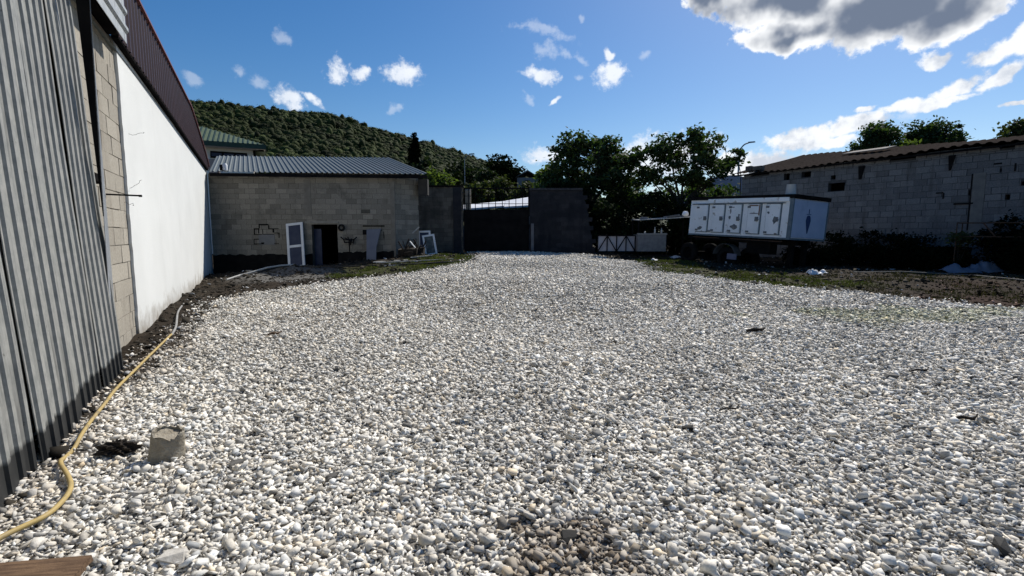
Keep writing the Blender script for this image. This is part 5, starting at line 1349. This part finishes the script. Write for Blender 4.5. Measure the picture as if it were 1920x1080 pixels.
# forest: many crowns on the hill, one mass
bm = bmesh.new(); bmesh.ops.create_icosphere(bm, subdivisions=2, radius=1); bm.verts.index_update()
ico_v = np.array([v.co[:] for v in bm.verts]); ico_f = np.array([[v.index for v in f.verts] for f in bm.faces]); bm.free()
nT = 9500
th = rng.uniform(R(-38), R(12), nT); rr = np.sqrt(rng.uniform(60 ** 2, (R1 + 12) ** 2, nT))
x = np.sin(th) * rr; y = np.cos(th) * rr; z = hillz(x, y)
k = np.interp(th, ska, ske) > .03
for (u_, w_, Y_) in ((781, 20, 120), (945, 60, 80), (865, 44, 78), (822, 40, 40), (850, 40, 46), (895, 40, 42), (938, 40, 44), (985, 40, 40), (1030, 40, 46), (795, 24, 60), (915, 40, 60), (990, 50, 75)):
    us_ = 960 + F * np.tan(th); k &= ~((np.abs(us_ - u_) < w_ * .75 + 3.2 * F / rr) & (y < Y_ + 6))
x, y, z, rr, th = x[k], y[k], z[k], rr[k], th[k]; nT = len(x)
cr = rng.uniform(1.15, 2.6, nT) * (.75 + .25 * rr / 270); chh = cr * rng.uniform(.62, 1.0, nT)
tall = rng.random(nT) < .06; chh[tall] *= 1.5; cr[tall] *= .7
C0 = np.stack([x, y, z + chh * .8], -1)
jit = 1 + rng.normal(0, .07, (nT, len(ico_v)))
core_v = (ico_v[None] * jit[..., None] * np.stack([cr, cr, chh], -1)[:, None, :] * .80 + C0[:, None, :]).reshape(-1, 3)
core_f = (ico_f[None] + (np.arange(nT) * len(ico_v))[:, None, None]).reshape(-1, 3)
per = 44
d = rng.normal(0, 1, (nT * per, 3)); d[:, 2] += .35; d /= np.linalg.norm(d, axis=1)[:, None]
cc3 = np.repeat(C0, per, 0) + d * np.repeat(np.stack([cr, cr, chh], -1), per, 0) * rng.uniform(.72, 1.06, (nT * per, 1))
lv, lf = leaf_cloud(cc3, None, np.repeat(cr * .27, per))
lt = np.concatenate([lf[:, [0, 1, 2]], lf[:, [0, 2, 3]]])
big_n = vnoise(x, y, .035, 91); tone = (rng.normal(1, .34, nT) * (.65 + .7 * vnoise(x, y, .02, 92))).clip(.35, 2.0); ol = (rng.random(nT) * .6 + big_n * .8).clip(0, 1)
base_c = np.stack([.026 + .020 * ol, .042 + .018 * ol, .012 + .004 * ol], -1) * tone[:, None]
cols = np.concatenate([np.repeat(base_c * .7, len(ico_v), 0), np.repeat(base_c, per * 4, 0)]); cols = np.concatenate([cols, np.ones((len(cols), 1))], 1)
m_, nt_, b_ = nodes('forest_crowns'); setc(nt_, b_, attr(nt_, 'tintc', 'Color')); b_.inputs['Roughness'].default_value = .85; b_.inputs['Specular IOR Level'].default_value = .1
fo = npmesh('forest', np.concatenate([core_v, lv]), np.concatenate([core_f, lt + len(core_v)]), m_, colors=cols)
tag(fo, 'dark green woodland covering the hillside behind the hut', 'forest', kind='stuff')
# far hill, distance haze painted into its blue colour
mb = MB(); n_ = 40; top_ = []
for i in range(n_ + 1):
    u = 1150 + i * 25; v = 344 - 16 * math.exp(-((u - 1330) / 130.0) ** 2) + 22 * max(0, (u - 1390) / 700) + 30 * max(0, (1340 - u) / 60) + 1.5 * math.sin(i * 1.9); top_.append(PY(u, v, 900))
vs = []
for p in top_: vs += [(p[0], 760, 0), (p[0], 900, p[2]), (p[0], 1200, 0)]
fs = []
for i in range(n_): a_ = i * 3; fs += [(a_, a_ + 3, a_ + 4, a_ + 1), (a_ + 1, a_ + 4, a_ + 5, a_ + 2)]
mb.add(vs, fs); tag(mb.build('far_hill', M('far_hill_haze', (.04, .06, .10), (.05, .072, .115), scale=.02, rough=1, spec=0), None, True), kind='structure')

def hill_tree(name, label, u, vtop, wpx, Y, mat_, seed, hpx=None, lsz=.5, cat='tree', group=None, n=2600, shape='round', ncl=90, crf=.28):
    x = PY(u, 440, Y)[0]; z = float(hillz(np.array([x]), np.array([Y]))[0]) if math.hypot(x, Y) > R0 else .8
    top = PY(u, vtop, Y)[2]; h = top - z; rad = wpx / 2 * Y / F
    if shape == 'cypress': bl_ = [(0, 0, h * f, rad * k_, rad * k_, h * .11) for f, k_ in ((.12, .8), (.24, .95), (.36, 1), (.48, 1), (.6, .92), (.71, .78), (.80, .55), (.87, .34))]
    else:
        hh = (hpx or wpx) / 2 * Y / F; bl_ = [(0, 0, h - hh, rad, rad, hh), (-rad * .35, 0, h - hh * 1.25, rad * .7, rad * .7, hh * .8), (rad * .4, 0, h - hh * 1.3, rad * .7, rad * .7, hh * .75)]
    return tree(name, label, cat, (x, Y, z), h, bl_, ncl, n, lsz, rad * crf, mat_, .14, fork=.3, seed=seed, group=group, shell=.45, branches=False)
hill_tree('cypress', 'tall narrow dark cypress standing above the hut roof end', 781, 243, 26, 110, MAT['leaf_black'], 71, lsz=.55, shape='cypress', n=12000, ncl=500, crf=.2)
hill_tree('round_tree', 'dark round-topped tree on the skyline left of the leafy gate trees', 945, 290, 70, 80, MAT['leaf_dark'], 72, hpx=60, lsz=.6, n=4200)
hill_tree('round_tree', 'dark tree on the slope between cypress and round-topped tree', 865, 300, 56, 78, MAT['leaf_pine'], 73, lsz=.6)
hill_tree('slope_bush', 'yellow-green bush just right of the hut roof', 822, 318, 54, 40, MAT['leaf_lime'], 74, lsz=.34, n=3200)
hill_tree('slope_tree', 'dark tree behind the left gate wall', 850, 322, 60, 46, MAT['leaf_dark'], 75, lsz=.4, n=3200)
hill_tree('slope_tree', 'olive shrubby tree behind the left gate bars', 895, 335, 60, 42, MAT['leaf_olive'], 76, lsz=.36, n=3000)
hill_tree('slope_tree', 'olive green tree seen over the middle of the gate', 938, 332, 56, 44, MAT['leaf_olive'], 77, lsz=.38, n=3000)
hill_tree('slope_tree', 'olive green tree seen over the right end of the gate', 985, 342, 56, 40, MAT['leaf_olive'], 78, lsz=.36, n=3000)
hill_tree('slope_tree', 'light-topped tree at the left shoulder of the leafy gate tree', 1030, 305, 46, 46, MAT['leaf_lime'], 79, lsz=.4, n=2400)
hill_tree('slope_tree', 'dark tree just behind the far end of the hut roof', 795, 300, 40, 60, MAT['leaf_pine'], 80, lsz=.5)
hill_tree('slope_tree', 'dark tree directly below the round-topped tree', 915, 318, 50, 60, MAT['leaf_pine'], 81, lsz=.5)
# ------------------------------------------------------------------ houses beyond
hY = 31.0; HA = R(26)
e1 = PY(497, 272, hY)
hs2 = thing('green_roofed_house', 'pale house with a green ribbed hip roof behind the hut', 'house', (e1[0], hY, .8), HA)
EZ2 = e1[2] - .8; ca_, sa_ = math.cos(HA), math.sin(HA)
def hloc(u, v, ly):      # local x,z of the point seen at u,v on the plane local y = ly
    d = ray(u, v); nx, ny = -sa_, ca_; c0 = e1[0] * nx + hY * ny + ly; t_ = c0 / (d[0] * nx + d[1] * ny); p = CAM + d * t_
    return (p[0] - e1[0]) * ca_ + (p[1] - hY) * sa_, p[2] - .8
ax_, az_ = hloc(380, 238, 3.2)
mb = MB(); mb.box((-11, .7, -.5), (-.7, 7.2, EZ2 - .25)); mb.build('wall', MAT['house_wall'], hs2)
rfm = MB(); rfm.add([(-12, 0, EZ2), (0, 0, EZ2), (ax_, 3.2, az_), (-12, 3.2, az_), (0, 7.9, EZ2), (-12, 7.9, EZ2)], [(0, 1, 2, 3), (1, 4, 2), (2, 4, 5, 3)]); rfm.build('roof', MAT['green_roof'], hs2)
rib = MB()
for i in range(40):
    x_ = -.12 - i * .26
    if x_ < -11: break
    f = min(1.0, x_ / ax_); rib.bar((x_, -.01, EZ2 + .02), (x_, 3.2 * f, EZ2 + (az_ - EZ2) * f + .02), .07, .05)
rib.build('roof_ribs', MAT['green_dark'], hs2)
fs_ = MB(); fs_.box((-12, -.08, EZ2 - .26), (.03, .0, EZ2 + .01)); fs_.box((.001, .001, EZ2 - .26), (.06, 7.9, EZ2 + .01)); fs_.build('fascia', MAT['green_dark'], hs2)
sf = MB(); sf.box((-12, .001, EZ2 - .26), (0, .7, EZ2 - .22)); sf.build('soffit', MAT['house_wall'], hs2)
w0 = hloc(394, 283, .7); w1 = hloc(464, 300, .7)
wm = MB(); wm.box((w0[0], .64, w1[1]), (w1[0], .70, w0[1])); win = wm.build('window', MAT['gate'], hs2)
for i in range(3):
    ww = (w1[0] - w0[0]) / 3; x0_ = w0[0] + .06 + i * ww; pm2 = MB(); pm2.box((x0_, .615, w1[1] + .1), (x0_ + ww - .12, .639, w0[1] - .1)); pm2.build('pane', MAT['glass_blue'], win)
q1_ = hloc(477, 283, .6); dp = MB(); dp.tube([(-.1, .3, EZ2 - .3), (q1_[0], .6, q1_[1]), (q1_[0] - .02, .6, q1_[1] - 3)], .06, 8); dp.build('downpipe', MAT['gate'], hs2)
# pinkish low wall bit behind the hut roof
mb = MB(); a_ = PY(390, 298, 24); b_ = PY(406, 318, 24); mb.box((a_[0], 24, .5), (b_[0], 24.3, a_[2])); tag(mb.build('chimney_wall', M('pink_render', (.26, .21, .20), (.31, .26, .24), rough=.9)), 'small pinkish rendered wall stub between maroon fascia and hut roof', 'wall')
# small house on the slope
fY = 75.0; a_ = PY(970, 333, fY); b_ = PY(1008, 345, fY)
fh_ = thing('hillside_house', 'small grey gabled house half hidden by trees on the slope', 'house', (a_[0], fY, 2), 0); W2 = b_[0] - a_[0]; Hh = a_[2] - 2
mb = MB(); mb.box((0, 0, 0), (W2, 6, Hh)); mb.build('wall', MAT['house_grey'], fh_)
mb = MB(); mb.prism([(-.3, Hh), (W2 / 2, Hh + 1.1), (W2 + .3, Hh), (W2 / 2, Hh + .9)], -.3, 6.3); mb.build('roof', M('slate_roof', (.07, .075, .09), (.1, .1, .12), rough=.8), fh_)
mb = MB(); mb.box((W2 * .4, -.03, Hh - 1.4), (W2 * .6, .0, Hh - .4)); mb.build('window', MAT['gate'], fh_)

# ------------------------------------------------------------------ street lamps
def lamp(label, u, v0, vb, Y, r_, arm, side, fl_=1):
    p = PY(u, v0, Y); bz = .8; H = p[2] - bz
    t = thing('street_lamp', label, 'street lamp', (p[0], Y, bz), 0)
    mb = MB(); n_ = 8; pts = [(0, 0, -.2), (0, 0, H * .5), (0, 0, H - arm * 1.2)] + [(side * arm * (1 - math.cos(a_)), 0, H - arm * 1.2 + arm * 1.2 * math.sin(a_)) for a_ in np.linspace(.25, 1.45, n_)]
    mb.tube(pts, [r_ * 1.3, r_ * 1.1, r_] + [r_ * .8] * n_, 8); mb.build('pole', MAT['lamp_grey'], t, True)
    e = pts[-1]; hd = MB(); hd.add([(e[0] - .05, -.09, e[2] - .02), (e[0] + side * .55, -.11, e[2] + .05), (e[0] + side * .55, .11, e[2] + .05), (e[0] - .05, .09, e[2] - .02), (e[0], -.06, e[2] + .1), (e[0] + side * .5, -.07, e[2] + .14), (e[0] + side * .5, .07, e[2] + .14), (e[0], .06, e[2] + .1)], [(0, 1, 2, 3), (7, 6, 5, 4), (0, 4, 5, 1), (1, 5, 6, 2), (2, 6, 7, 3), (3, 7, 4, 0)]); hd.build('lamp_head', MAT['lamp_grey'], t)
    return t
lamp('tall curved-arm street lamp left of the shed roof', 1387, 268, 330, 42, .07, .8, 1)
lamp('thin street lamp on the slope above the left gate wall', 871, 290, 350, 50, .032, .5, 1)
